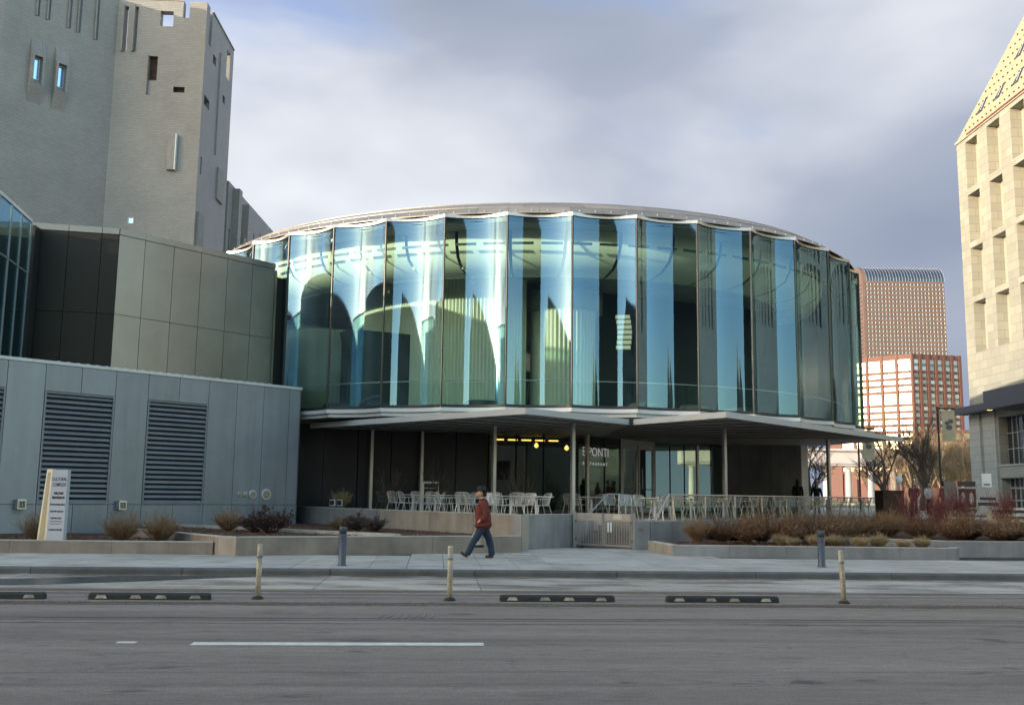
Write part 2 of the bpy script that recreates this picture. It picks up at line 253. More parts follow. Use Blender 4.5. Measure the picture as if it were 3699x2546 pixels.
# ---------------------------------------------------------------- mesh helpers
class MB:
    def __init__(s): s.v = []; s.f = []
    def quad(s, *p):
        i = len(s.v); s.v += [tuple(q) for q in p]; s.f.append(tuple(range(i, i + len(p)))); return s
    def box(s, c, d, rz=0.0):
        x, y, z = (k / 2 for k in d); i = len(s.v); co, si = math.cos(rz), math.sin(rz)
        for a, b, e in ((-x, -y, -z), (x, -y, -z), (x, y, -z), (-x, y, -z), (-x, -y, z), (x, -y, z), (x, y, z), (-x, y, z)):
            s.v.append((c[0] + a * co - b * si, c[1] + a * si + b * co, c[2] + e))
        s.f += [tuple(i + k for k in q) for q in ((3, 2, 1, 0), (4, 5, 6, 7), (0, 1, 5, 4), (1, 2, 6, 5), (2, 3, 7, 6), (3, 0, 4, 7))]; return s
    def beam(s, a, b, wd, ht):
        """box along a->b (3-D), wd across, ht up"""
        a = Vector(a); b = Vector(b); d = (b - a).normalized(); u = Vector((0, 0, 1)) if abs(d.z) < 0.95 else Vector((0, 1, 0))
        r = d.cross(u).normalized() * wd / 2; u = r.cross(d).normalized() * ht / 2; i = len(s.v)
        for p in (a, b):
            for q in (-r - u, r - u, r + u, -r + u): s.v.append(tuple(p + q))
        s.f += [tuple(i + k for k in q) for q in ((0, 1, 2, 3), (7, 6, 5, 4), (4, 5, 1, 0), (5, 6, 2, 1), (6, 7, 3, 2), (7, 4, 0, 3))]; return s
    def prism(s, poly, z0, z1):
        n = len(poly); i = len(s.v)
        s.v += [(p[0], p[1], z0) for p in poly] + [(p[0], p[1], z1 if not callable(z1) else z1(p)) for p in poly]
        ar = sum(poly[k][0] * poly[(k + 1) % n][1] - poly[(k + 1) % n][0] * poly[k][1] for k in range(n)); q = list(range(n))
        if ar < 0: q.reverse()
        s.f.append(tuple(i + k for k in reversed(q))); s.f.append(tuple(i + n + k for k in q))
        for k in range(n): a, b = q[k], q[(k + 1) % n]; s.f.append((i + a, i + b, i + n + b, i + n + a))
        return s
    def tube(s, path, rad, n=6, cap=True):
        P = [Vector(p) for p in path]; i = len(s.v); m = len(P); rr = rad if isinstance(rad, (list, tuple)) else [rad] * m; pu = None
        for k, p in enumerate(P):
            d = (P[min(k + 1, m - 1)] - P[max(k - 1, 0)]).normalized()
            u = pu if pu is not None else (Vector((0, 0, 1)) if abs(d.z) < 0.9 else Vector((1, 0, 0)))
            r = d.cross(u); r = r.normalized() if r.length > 1e-6 else d.orthogonal().normalized(); u = r.cross(d).normalized(); pu = u
            for j in range(n):
                a = 2 * math.pi * j / n; s.v.append(tuple(p + (r * math.cos(a) + u * math.sin(a)) * rr[k]))
        for k in range(m - 1):
            for j in range(n): s.f.append((i + k * n + j, i + k * n + (j + 1) % n, i + (k + 1) * n + (j + 1) % n, i + (k + 1) * n + j))
        if cap: s.f.append(tuple(i + j for j in reversed(range(n)))); s.f.append(tuple(i + (m - 1) * n + j for j in range(n)))
        return s
    def lathe(s, prof, n=16, c=(0, 0, 0)):
        i = len(s.v)
        for r, z in prof:
            for j in range(n): a = 2 * math.pi * j / n; s.v.append((c[0] + r * math.cos(a), c[1] + r * math.sin(a), c[2] + z))
        for k in range(len(prof) - 1):
            for j in range(n): s.f.append((i + k * n + j, i + k * n + (j + 1) % n, i + (k + 1) * n + (j + 1) % n, i + (k + 1) * n + j))
        s.f.append(tuple(i + j for j in reversed(range(n)))); s.f.append(tuple(i + (len(prof) - 1) * n + j for j in range(n))); return s
    def wallbox(s, a, b, z0, z1, t, off=0.0):
        """upright slab along plan line a->b, thickness t behind it (to the left of a->b); off pushes it to the right"""
        d = Vector((b[0] - a[0], b[1] - a[1])).normalized(); nl = Vector((-d.y, d.x)); p = [Vector(a[:2]) - nl * off, Vector(b[:2]) - nl * off]
        return s.prism([tuple(p[0]), tuple(p[1]), tuple(p[1] + nl * t), tuple(p[0] + nl * t)], z0, z1)
LOC = {}
def mesh_of(name, mb, mats, off=(0, 0, 0), smooth=False):
    me = bpy.data.meshes.new(name); me.from_pydata([(v[0] - off[0], v[1] - off[1], v[2] - off[2]) for v in mb.v], [], mb.f); me.update()
    for m in (mats if isinstance(mats, list) else [mats]): me.materials.append(m)
    if smooth: me.polygons.foreach_set('use_smooth', [True] * len(me.polygons))
    return me
def props(o, label=None, cat=None, group=None, kind=None):
    for k, v in (('label', label), ('category', cat), ('group', group), ('kind', kind)):
        if v: o[k] = v
    return o
def link(name, me, parent=None):
    o = bpy.data.objects.new(name, me); C.objects.link(o)
    if parent is not None: o.parent = parent
    return o
def root_of(o):
    while o.parent is not None: o = o.parent
    return o
def part(name, mb, mat, parent, smooth=False, label=None, kind=None):
    """mesh given in world coordinates, stored relative to its thing"""
    off = LOC.get(root_of(parent).name, (0, 0, 0)); o = link(name, mesh_of(name, mb, mat, off, smooth), parent); return props(o, label, None, None, kind)
def piece(name, me, parent, loc, rz=0.0, world=True):
    o = link(name, me, parent); off = LOC.get(root_of(parent).name, (0, 0, 0)) if world else (0, 0, 0)
    o.location = Vector(loc) - Vector(off); o.rotation_euler = (0, 0, rz); return o
def thing(name, label, cat, loc=(0, 0, 0), rz=0.0, group=None):
    o = bpy.data.objects.new(name, None); C.objects.link(o); o.empty_display_size = 0.3; o.location = loc; o.rotation_euler = (0, 0, rz); LOC[o.name] = tuple(loc); return props(o, label, cat, group)
def single(name, mb, mat, label=None, cat=None, group=None, kind=None, loc=(0, 0, 0), smooth=False):
    o = link(name, mesh_of(name, mb, mat, loc, smooth)); o.location = loc; LOC[o.name] = tuple(loc); return props(o, label, cat, group, kind)
def copy_tree(o, parent=None):
    c = o.copy(); C.objects.link(c); c.parent = parent
    for ch in [k for k in CH.get(o.name, o.children)]: copy_tree(ch, c)
    return c
CH = {}
def text(name, s, size, mat, parent, origin, xdir, zdir=(0, 0, 1), ext=0.004, align='LEFT', sx=1.0, wt=0.0):
    """flat lettering standing on a face: origin = baseline start in world space"""
    cu = bpy.data.curves.new('lettering', 'FONT'); cu.body = s; cu.size = size; cu.extrude = ext; cu.align_x = align; cu.offset = wt; cu.resolution_u = 3
    t = bpy.data.objects.new('lettering', cu); C.objects.link(t); dg = bpy.context.evaluated_depsgraph_get(); dg.update(); me = bpy.data.meshes.new_from_object(t.evaluated_get(dg)); bpy.data.objects.remove(t)
    x = Vector(xdir).normalized(); z = Vector(zdir).normalized(); n = x.cross(z)
    off = Vector(LOC.get(root_of(parent).name, (0, 0, 0)))
    mt = Matrix((( x.x * sx, z.x, n.x, origin[0] - off.x), (x.y * sx, z.y, n.y, origin[1] - off.y), (x.z * sx, z.z, n.z, origin[2] - off.z), (0, 0, 0, 1)))
    me.transform(mt); me.materials.clear(); me.materials.append(mat); me.name = name; return link(name, me, parent)
def lerp(a, b, t): return tuple(p + (q - p) * t for p, q in zip(a, b))
ORD = ['leftmost', 'second', 'third', 'fourth', 'fifth', 'sixth', 'seventh', 'eighth', 'ninth', 'tenth', 'eleventh', 'twelfth', 'thirteenth', 'fourteenth', 'fifteenth', 'sixteenth', 'seventeenth', 'eighteenth', 'nineteenth', 'twentieth']
# ================================================================ ground, road, pavement
single('ground', MB().quad((-3000, -3000, -0.19), (3000, -3000, -0.19), (3000, 4000, -0.19), (-3000, 4000, -0.19)), M['city'], kind='structure')
TH = math.atan(0.075)
def uv(u, v, z=0.0): return (u * math.cos(TH) - v * math.sin(TH), u * math.sin(TH) + v * math.cos(TH), z)
def strip(mb, u0, u1, v0, v1, z): return mb.quad(uv(u0, v0, z), uv(u1, v0, z), uv(u1, v1, z), uv(u0, v1, z))
road = single('road', strip(MB(), -160, 160, -6.5, 18.72, -0.15), M['asphalt'], kind='structure')
def mark(u0, u1, v0, v1, mat='paint', name='lane_line', z=-0.146): part(name, strip(MB(), u0, u1, v0, v1, z), M[mat], road)
mark(-2.75, 0.62, 12.02, 12.25); mark(-3.62, -3.40, 12.16, 12.30)
mark(-40, 40, 18.10, 18.17, 'paint_worn'); mark(-40, 40, 17.55, 17.60, 'paint_worn')
mark(9.0, 30, 18.30, 18.42, 'paint_worn')
# grating of a drain set in the lane
gp = MB()
for k in range(7): gp.beam(uv(-0.75 + k * 0.12, 14.62, -0.1465), uv(-0.68 + k * 0.12, 14.95, -0.1465), 0.03, 0.012)
part('drain_grate', gp, pm('old_iron', (0.20, 0.18, 0.165), 0.6, metal=0.3, var=0.3, sc=8), road, kind='stuff')
# grit that gathers along the wheel stops: a brown film broken by noise, and loose stones
def film(name, col, thr, sc, stretch, mx=.85):
    m, n, l, b, o = newmat(name); g_ = n.new('ShaderNodeNewGeometry'); mp_ = n.new('ShaderNodeMapping'); mp_.inputs['Scale'].default_value = stretch; l.new(g_.outputs['Position'], mp_.inputs[0])
    a = noise(n, l, mp_.outputs[0], sc, 7, .7); r_ = ramp(n, l, a.outputs['Fac'], [(thr - .08, (0, 0, 0)), (thr + .12, (mx, mx, mx))]); b.inputs['Base Color'].default_value = (*col, 1); b.inputs['Roughness'].default_value = .95; l.new(r_.outputs[0], b.inputs['Alpha']); return m
part('grit_film', strip(MB(), -30, 30, 16.15, 16.62, -.1455), film('grit_film', (.12, .088, .068), .44, 1.6, (.35, 3, 1)), road); part('grit_film', strip(MB(), -30, 30, 18.25, 18.72, -.1455), film('grit_film_b', (.17, .13, .105), .47, 1.5, (.35, 3, 1)), road)
for v_, w_ in ((14.30, .05), (14.52, .07), (13.98, .035)): part('tar_seam', strip(MB(), -40, 40, v_, v_ + w_, -.1462), film('tar_seam', (.06, .052, .048), .40, 1.2, (.5, 2, 1)), road)
rng = random.Random(3); gr = MB()
for k in range(2600):
    u = rng.uniform(-14, 14); v = 16.40 + rng.gauss(0, 0.15); s = rng.uniform(0.004, 0.011); p = uv(u, v, -0.148 + s * 0.4)
    gr.box(p, (s * 1.5, s, s), rng.uniform(0, 3))
single('road_grit', gr, pm('grit', (0.15, 0.11, 0.085), 0.95, var=0.4, sc=20), kind='stuff')
pan = single('gutter_pavement', strip(MB(), -160, 160, 18.7, 21.8, -0.175), M['seam'], kind='structure')
rng = random.Random(5)
for k in range(-7, 8):
    u0 = k * 3.05 + 0.9
    mb = MB(); g2 = 0.008; z = -0.135 + rng.uniform(-0.003, 0.003); a = [uv(u0 + g2, 18.72), uv(u0 + 3.05 - g2, 18.72), uv(u0 + 3.05 - g2, 21.70), uv(u0 + g2, 21.70)]
    mb.prism([p[:2] for p in a], -0.18, z); part('slab', mb, M['pan'][rng.randrange(3)], pan)
kerb = single('kerb', strip(MB(), -160, 160, 21.72, 21.84, -0.10), M['seam'], kind='structure')
for k in range(-8, 9):
    u0 = k * 3.05 + 0.9; g2 = 0.007; i = len(kerb.children); mb = MB()
    for j, uu in enumerate((u0 + g2, u0 + 3.05 - g2)):
        for v, z in ((21.70, -0.19), (21.705, -0.04), (21.73, -0.008), (21.76, 0.0), (21.88, 0.002), (21.88, -0.19)): mb.v.append(uv(uu, v, z))
    for q in range(6): mb.f.append((q, q + 6, (q + 1) % 6 + 6, (q + 1) % 6)[::-1])
    mb.f += [(0, 1, 2, 3, 4, 5), (11, 10, 9, 8, 7, 6)]; part('kerb_stone', mb, M['kerb'], kerb)
walk = single('pavement', strip(MB(), -160, 160, 21.87, 34.0, -0.03), M['seam'], kind='structure')
rng = random.Random(9)
for r, (v0, v1) in enumerate(((21.89, 24.2), (24.2, 26.5), (26.5, 28.8), (28.8, 31.1))):
    for k in range(-19, 23):
        if r > 1 and (k < -1 or k > 8): continue
        w0 = 0.82; u0 = k * w0 + 0.25; g2 = 0.006; z = rng.uniform(-0.0035, 0.0015)
        a = [uv(u0 + g2, v0 + g2), uv(u0 + w0 - g2, v0 + g2), uv(u0 + w0 - g2, v1 - g2), uv(u0 + g2, v1 - g2)]
        part('slab', MB().prism([p[:2] for p in a], -0.06, z), M['slab'][rng.randrange(3)], walk)
part('grit_film', strip(MB(), -30, 30, 21.25, 21.69, -.1292), film('kerb_dirt', (.10, .078, .06), .45, 1.3, (.5, 2.5, 1)), pan); part('grit_film', strip(MB(), -30, 30, 18.75, 21.2, -.1297), film('pan_dirt', (.18, .14, .112), .54, .9, (.5, 1.4, 1), .6), pan)
part('grime', strip(MB(), -24, 24, 21.9, 31.0, .0045), film('pavement_grime', (.22, .205, .19), .58, .9, (.7, 1, 1), .32), walk)
# wet stain and dirt are thin sheets of their own
st = MB(); pts = [(-12, 19.0), (-7.6, 19.15), (-5.9, 19.9), (-4.1, 21.0), (-3.1, 21.5), (-4.5, 21.55), (-6.3, 21.3), (-7.7, 20.6), (-9.0, 20.1), (-12, 19.7)]
st.v = [uv(u, v, -0.1295) for u, v in pts]; st.f = [tuple(range(len(pts)))]
part('wet_patch', st, pm('wet_concrete', (0.055, 0.052, 0.052), 0.30, var=0.3, sc=3), pan)
# ================================================================ terrace and planters
ZT = 0.82
W0, W1, G0, G1 = (-8.6, 40.75), (0.34, 29.75), (1.99, 31.95), (3.80, 30.55)
R0, R1 = (4.55, 31.4), (17.4, 46.6)
terr = single('terrace', MB().prism([(W0[0] + .2, W0[1]), (W1[0] + .05, W1[1] + .25), (G0[0] + .05, G0[1] + .2), (2.75, 33.9), (4.75, 32.6), (R0[0] + .05, R0[1] + .25), (R1[0], R1[1] + .05), (40, 47), (40, 200), (-12, 200), (-12, 41)], -0.1, ZT), M['plaza'], kind='structure')
steps = thing('entrance_steps', 'concrete steps behind the metal gate up to the terrace', 'steps', (2.9, 31.6, 0))
dg = Vector((G1[0] - G0[0], G1[1] - G0[1], 0)).normalized(); dn = Vector((-dg.y, dg.x, 0))
for k in range(5):
    p = Vector((*G0, 0)) + dg * 0.02 + dn * (0.45 + k * 0.31)
    part('step', MB().prism([tuple((p + dg * a + dn * b)[:2]) for a, b in ((0.02, 0), (2.25, 0), (2.25, 0.34), (0.02, 0.34))], -0.05, 0.165 * (k + 1) - 0.004), M['concrete_brown'], steps)
tw = thing('retaining_wall', 'long concrete terrace wall of dark, tan and grey panels left of the gate', 'wall', (*W1, 0))
cuts = [0, 0.22, 0.44, 0.667, 0.835, 1.0]; mts = ['concrete_grey', 'concrete_grey', 'concrete_tan', 'concrete_tan', 'concrete_brown']
mts = ['concrete_grey', 'concrete_grey', 'concrete_tan', 'concrete_tan', 'concrete_tan']
for k in range(5): a, b = lerp(W0, W1, cuts[k] + .0007), lerp(W0, W1, cuts[k + 1] - .0007); part('wall_panel', MB().wallbox(a, b, -0.1, 1.0, 0.3), M[mts[k]], tw); part('coping', MB().wallbox(a, b, 1.0, 1.025, 0.31, 0.01), M['cap_stone'], tw)
a, b = lerp(W1, G0, 0.006), G0; part('wall_panel', MB().wallbox(a, b, -0.1, 1.0, 0.3), M['concrete_grey'], tw); part('coping', MB().wallbox(a, b, 1.0, 1.025, 0.31, 0.01), M['cap_stone'], tw)
rw = thing('retaining_wall', 'low grey concrete terrace wall right of the gate, below the glass railing', 'wall', (*G1, 0))
part('pier', MB().wallbox((3.80, 30.55), (4.25, 30.75), -0.1, 0.84, 0.35), M['concrete_grey'], rw)
for k in range(7): part('wall_panel', MB().wallbox(lerp((4.27, 30.8), R1, k / 7 + .001), lerp((4.27, 30.8), R1, (k + 1) / 7 - .001), -0.1, 0.835, 0.3), M['concrete_grey'], rw)
part('brass_cap', MB().lathe([(0.001, -.01), (0.05, 0), (0.05, .02), (0.03, .03)], 10, (3.95, 30.585, 0.62)), M['gold'], rw)
def planter(label, pts, z, mats, t=0.22, base=-0.05, cuts=2.4):
    o = thing('planter_wall', label, 'planter', (*pts[0], 0))
    for i in range(len(pts) - 1):
        a, b = pts[i], pts[i + 1]; ln = math.dist(a, b); n = max(1, round(ln / cuts))
        for k in range(n): e = 0.004 / ln; part('wall_panel', MB().wallbox(lerp(a, b, k / n + e), lerp(a, b, (k + 1) / n - e), base, z, t), M[mats[i]], o); part('coping', MB().wallbox(lerp(a, b, k / n + e), lerp(a, b, (k + 1) / n - e), z, z + 0.02, t + .012, .006), M['cap_stone'], o)
    return o
planter('low brown concrete planter wall in front of the white sign', [(-20, 25.0), (-7.5, 25.75)], 0.30, ['concrete_brown'])
planter('brown angled concrete planter wall behind the walking man', [(-12.6, 31.5), (-7.35, 25.65), (-6.83, 25.42), (0.32, 28.35)], 0.45, ['concrete_brown', 'concrete_tan', 'concrete_brown'])
planter('grey low planter wall right of the gate along the pavement', [(4.1, 30.1), (4.45, 27.75), (12.3, 28.0), (12.6, 28.5)], 0.28, ['concrete_tan', 'concrete_grey', 'concrete_grey'], cuts=1.7)
planter('grey planter wall at the far right, behind the straw tufts', [(7.6, 32.3), (12.7, 29.4), (22, 30.0)], 0.42, ['concrete_grey', 'concrete_grey'])
# beds of bark mulch
def bed(name, poly, zf):
    mb = MB(); mb.v = [(p[0], p[1], zf(p)) for p in poly]; mb.f = [tuple(range(len(poly)))]; return single(name, mb, M['mulch'], kind='structure')
bed('mulch_bed', [(-20, 25.15), (-7.6, 25.85), (-12.6, 31.6), (-17, 31.5), (-20, 28)], lambda p: 0.24)
bed('mulch_bed', [(-6.9, 25.6), (0.2, 28.5), (0.3, 29.7), (-8.6, 40.7), (-12.5, 36.5), (-12.5, 31.6), (-7.3, 25.85)], lambda p: 0.38)
bed('mulch_bed', [(4.2, 30.1), (4.6, 27.9), (12.3, 28.15), (12.6, 29.5), (7.6, 32.4), (6.5, 33.3)], lambda p: 0.22)
bed('mulch_bed', [(12.7, 29.55), (22, 30.15), (30, 30.3), (30, 47), (17.4, 46.7), (6.4, 33.4), (7.6, 32.45)], lambda p: 0.38 + max(0, (p[1] - 33) * 0.025))
rng = random.Random(21); ch = MB()
def inpoly(x, y, P):
    c = False; j = len(P) - 1
    for i in range(len(P)):
        if (P[i][1] > y) != (P[j][1] > y) and x < (P[j][0] - P[i][0]) * (y - P[i][1]) / (P[j][1] - P[i][1]) + P[i][0]: c = not c
        j = i
    return c
def chips(P, z, n, bx):
    k = 0
    while k < n:
        x, y = rng.uniform(bx[0], bx[1]), rng.uniform(bx[2], bx[3])
        if not inpoly(x, y, P): continue
        k += 1; s = rng.uniform(.02, .06); a = rng.uniform(0, 6.28); t = rng.uniform(-.4, .5); c, d = math.cos(a) * s, math.sin(a) * s; zz = z + rng.uniform(.0, .045)
        ch.quad((x - c, y - d, zz), (x + d * .4, y - c * .4, zz + s * t * .5), (x + c, y + d, zz + s * t), (x - d * .4, y + c * .4, zz + .01))
chips([(-20, 25.2), (-7.7, 25.9), (-12.6, 31.4), (-17, 31), (-20, 28)], .245, 2600, (-16, -7.6, 25.1, 29))
chips([(-6.9, 25.7), (0.1, 28.6), (0.2, 29.6), (-8.6, 40.3), (-12.3, 36), (-12.3, 31.6), (-7.3, 26)], .385, 4200, (-12, .3, 25.6, 38))
chips([(4.3, 30.1), (4.7, 28), (12.3, 28.2), (12.6, 29.4), (7.6, 32.3)], .225, 2400, (4.2, 12.6, 27.9, 32))
single('bark_chips', ch, pm('bark_chips', (0.135, 0.058, 0.034), 0.9, var=0.5, sc=9, tint=(0.2, 0.10, 0.06)), kind='stuff')
# concrete strip crossing the left bed
single('bed_edging', MB().wallbox((-11.6, 34.5), (-3.2, 28.3), .36, .47, .25), M['cap_stone'], 'pale concrete edging strip lying across the left mulch bed', 'edging')
# ================================================================ grey panelled wing with louvres (left)
LA, LT = Vector((-15.432, 30.4345)), 0.84369
ld = Vector((math.cos(LT), math.sin(LT))); ln_ = Vector((math.sin(LT), -math.cos(LT)))
def wl(s, o=0.0): p = LA + ld * s + ln_ * o; return (p.x, p.y)
wing = thing('panelled_wing', 'low blue grey metal clad wing with three louvred openings', 'building', (*wl(3), 0.2))
part('core', MB().prism([wl(-9, -.06), wl(10.95, -.06), (wl(10.9)[0] - 1.2, 43.0), (-22, 43), (-25, 30)], -0.1, 5.4), M['seam'], wing)
PW = 1.159; LZ0, LZ1, TOP = 1.11, 4.64, 5.495; g = 0.009
def wpanel(s0, s1, z0, z1, mat='panel', par=wing): part('wall_panel', MB().prism([wl(s0 + g), wl(s1 - g), wl(s1 - g, -.05), wl(s0 + g, -.05)], z0 + g, z1 - g), M[mat], par)
for k in range(-7, 10):
    s0, s1 = k * PW, min((k + 1) * PW, 10.97); lou = k in (-3, -2, 1, 2, 4, 5) and False
    lou = k in (-2, -1, 1, 2, 4, 5)
    wpanel(s0, s1, 0.0, LZ0)
    if lou: wpanel(s0, s1, LZ1, TOP)
    else: wpanel(s0, s1, LZ0, TOP)
part('end_panel', MB().prism([wl(10.97), (wl(10.97)[0] - .9, wl(10.97)[1] + 3.2), (wl(10.92)[0] - 1.0, wl(10.92)[1] + 3.2), wl(10.92)], 0, TOP), M['black_panel'], wing)
for k in range(7):
    s0, s1 = -7 + k * 2.57, min(-7 + (k + 1) * 2.57, 11.02); part('parapet_cap', MB().prism([wl(s0 + .004, .03), wl(s1 - .004, .03), wl(s1 - .004, -.35), wl(s0 + .004, -.35)], TOP + .004, TOP + .105), M['white_metal'], wing)
clips = MB()
for k in range(26): clips.box((*wl(1.6 + k * .32, -.18), TOP + .125), (.10, .05, .035), LT)
part('cap_clips', clips, M['white_metal'], wing)
slat = MB(); wd = 2 * PW - .14; h = .082
slat.v = [(x, y, z) for x in (0, wd) for y, z in ((-.005, -h), (.0, -h - .012), (.12, h * .75), (.115, h * .75 + .012))]; slat.f = [(0, 1, 5, 4), (1, 2, 6, 5), (2, 3, 7, 6), (3, 0, 4, 7), (0, 3, 2, 1), (4, 5, 6, 7)]
slat_me = mesh_of('slat', slat, M['louvre'])
for nm, k in (('far left', -2), ('middle', 1), ('right', 4)):
    s0, s1 = k * PW, (k + 2) * PW
    fr = MB(); 
    for a, b, z0, z1 in ((s0 + .012, s0 + .07, LZ0, LZ1), (s1 - .07, s1 - .012, LZ0, LZ1), (s0 + .07, s1 - .07, LZ1 - .06, LZ1 - .012), (s0 + .07, s1 - .07, LZ0 + .012, LZ0 + .06)): fr.prism([wl(a, .015), wl(b, .015), wl(b, -.12), wl(a, -.12)], z0, z1)
    lv = part('louvre', fr, M['louvre'], wing)
    part('backing', MB().prism([wl(s0 + .05, -.052), wl(s1 - .05, -.052), wl(s1 - .05, -.058), wl(s0 + .05, -.058)], LZ0, LZ1), M['seam'], lv)
    n = 21
    for j in range(n): z = LZ0 + .15 + j * (LZ1 - LZ0 - .24) / (n - 1); q = wl(s0 + .07, .006); piece('slat', slat_me, lv, (q[0], q[1], z), LT)
def wall_lamp(s, z, label):
    o = thing('wall_lamp', label, 'wall light', (*wl(s, .1), z), LT, 'box lamps on the grey wing')
    part_l = lambda n, mb, m: link(n, mesh_of(n, mb, M[m]), o)
    b = MB(); b.box((0, -.02, .13), (.26, .22, .05)); b.box((-.115, -.02, 0), (.03, .2, .22)); b.box((.115, -.02, 0), (.03, .2, .22)); b.box((0, -.02, -.12), (.26, .22, .03)); part_l('housing', b, 'alu')
    part_l('lens', MB().box((0, .0, .0), (.2, .12, .2)), 'win_dark'); b = MB()
    for k in range(4): b.box((-.06 + k * .045, -.085, 0), (.008, .01, .2))
    part_l('guard', b, 'alu'); part_l('back_plate', MB().box((0, .09, -.05), (.34, .02, .42)), 'panel')
wall_lamp(.65, 1.11, 'small metal box lamp on grey wall, left of the white sign'); wall_lamp(3.88, 1.08, 'small metal box lamp between the two wide louvres')
for i, (s, r, lb) in enumerate(((8.42, .08, 'smallest round steel pipe cap, leftmost of the row on the grey wall'), (8.655, .08, 'small round steel pipe cap, second from left on the grey wall'), (8.96, .155, 'medium round steel pipe cap, third from left on the grey wall'), (9.55, .205, 'largest round steel pipe cap at right of the row'))):
    o = thing('pipe_cap', lb, 'pipe fitting', (*wl(s, .002), 1.49), LT, 'round pipe caps on the grey wing')
    def disc(r0, y0, r1, y1, n=18):
        mb = MB(); mb.v = [(r0 * math.cos(2 * math.pi * k / n), y0, r0 * math.sin(2 * math.pi * k / n)) for k in range(n)] + [(r1 * math.cos(2 * math.pi * k / n), y1, r1 * math.sin(2 * math.pi * k / n)) for k in range(n)]
        mb.f = [(k, (k + 1) % n, n + (k + 1) % n, n + k) for k in range(n)] + [tuple(range(n, 2 * n)), tuple(reversed(range(n)))]; return mb
    link('flange', mesh_of('flange', disc(r, 0, r * .97, -.05), M['white_metal']), o); link('cap', mesh_of('cap', disc(r * .74, -.05, r * .70, -.075), pm('dull_cap', (0.30, 0.29, 0.26), .35, metal=.8, var=.15, sc=14)), o)
# ================================================================ darker upper storey behind it
TA, TT = Vector((-13.169, 34.913)), 0.887
td = Vector((math.cos(TT), math.sin(TT))); tn = Vector((math.sin(TT), -math.cos(TT)))
def tl(s, o=0.0): p = TA + td * s + tn * o; return (p.x, p.y)
tier = thing('upper_wing', 'dark metal clad upper storey set back above the louvred wing', 'building', (*tl(2), 5.6))
TC = tl(-1.0); TL0 = (-16.58, 33.49); TE = tl(5.72); TZ = 10.65; TM = 7.61
part('core', MB().prism([tl(-1.0, -.06), tl(5.7, -.06), (TE[0] - 3, TE[1] + 3), (-23, 42), (-21, 34.4), (TL0[0], TL0[1] + .07)], 5.3, TZ - .03), M['seam'], tier)
cutsT = [-1.0, 0, 1.159, 2.318, 3.477, 4.636, 5.72]
for a, b in zip(cutsT, cutsT[1:]):
    for z0, z1 in ((5.3, TM), (TM, TZ - .22)): part('wall_panel', MB().prism([tl(a + g), tl(b - g), tl(b - g, -.05), tl(a + g, -.05)], z0 + g, z1 - g), M['panel_dark'], tier)
    part('parapet_cap', MB().prism([tl(a + .004, .03), tl(b - .004, .03), tl(b - .004, -.3), tl(a + .004, -.3)], TZ - .215, TZ), M['panel_dark'], tier)
dT = Vector((TC[0] - TL0[0], TC[1] - TL0[1])); nT = Vector((dT.y, -dT.x)).normalized()
for a, b in ((0, .42), (.42, .80), (.80, 1.0)):
    p, q = Vector(TL0) + dT * (a + .003), Vector(TL0) + dT * (b - .003)
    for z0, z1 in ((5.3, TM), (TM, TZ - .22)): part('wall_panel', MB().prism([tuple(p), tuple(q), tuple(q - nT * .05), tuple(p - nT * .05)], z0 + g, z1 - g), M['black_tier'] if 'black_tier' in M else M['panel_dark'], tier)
    part('parapet_cap', MB().prism([tuple(p + nT * .03), tuple(q + nT * .03), tuple(q - nT * .3), tuple(p - nT * .3)], TZ - .215, TZ), M['panel_dark'], tier)
part('end_fin', MB().prism([tl(5.73), tl(5.85, -.02), tl(5.85, -.5), tl(5.73, -.5)], 5.3, TZ - .25), M['panel_dark'], tier)
part('dark_recess', MB().prism([tl(5.86, -.1), tl(6.29, -.1), tl(6.29, -.4), tl(5.86, -.4)], 5.3, TZ - .5), M['seam'], tier)
part('jamb', MB().prism([tl(6.30, .02), tl(6.40, .02), tl(6.40, -.35), tl(6.30, -.35)], 5.0, TZ - .45), M['bollard'], tier)
# ================================================================ glass bay at the far left
gb = thing('glass_bay', 'green tinted glass bay at the left edge above the grey wing', 'building', (-16.1, 31.3, 5.4))
GP = [(-16.29, 32.87), (-16.1, 31.82), (-15.91, 30.78), (-15.72, 29.64), (-15.53, 28.4), (-15.39, 27.07)]
for a, b in zip(GP, GP[1:]):
    for z0, z1 in ((5.59, 8.72), (8.76, 10.48)): part('pane', MB().wallbox(lerp(b, a, .012), lerp(b, a, .988), z0, z1, .03), M['glass'], gb)
    part('mullion', MB().box((*a, 8.05), (.035, .08, 4.95)), M['panel'], gb)
    part('transom', MB().wallbox(b, a, 8.715, 8.765, .06, .02), M['panel'], gb)
    part('top_rail', MB().wallbox(b, a, 10.48, 10.585, .12, .03), M['white_metal'], gb)
part('dark_jamb', MB().prism([(-16.34, 32.97), (-16.2, 32.98), (-16.25, 33.5), (-16.58, 33.44)], 5.3, 10.42), M['black_panel'], gb)
part('shading_wall', MB().box((-19.5, 31.3, 8.05), (.3, 8.6, 4.95)), M['plaster'], gb); part('inner_floor', MB().box((-18.05, 30.4, 5.5), (4.4, 7.6, .1)), M['plaster'], gb)  # the wall is added out of frame to keep sun off the tier
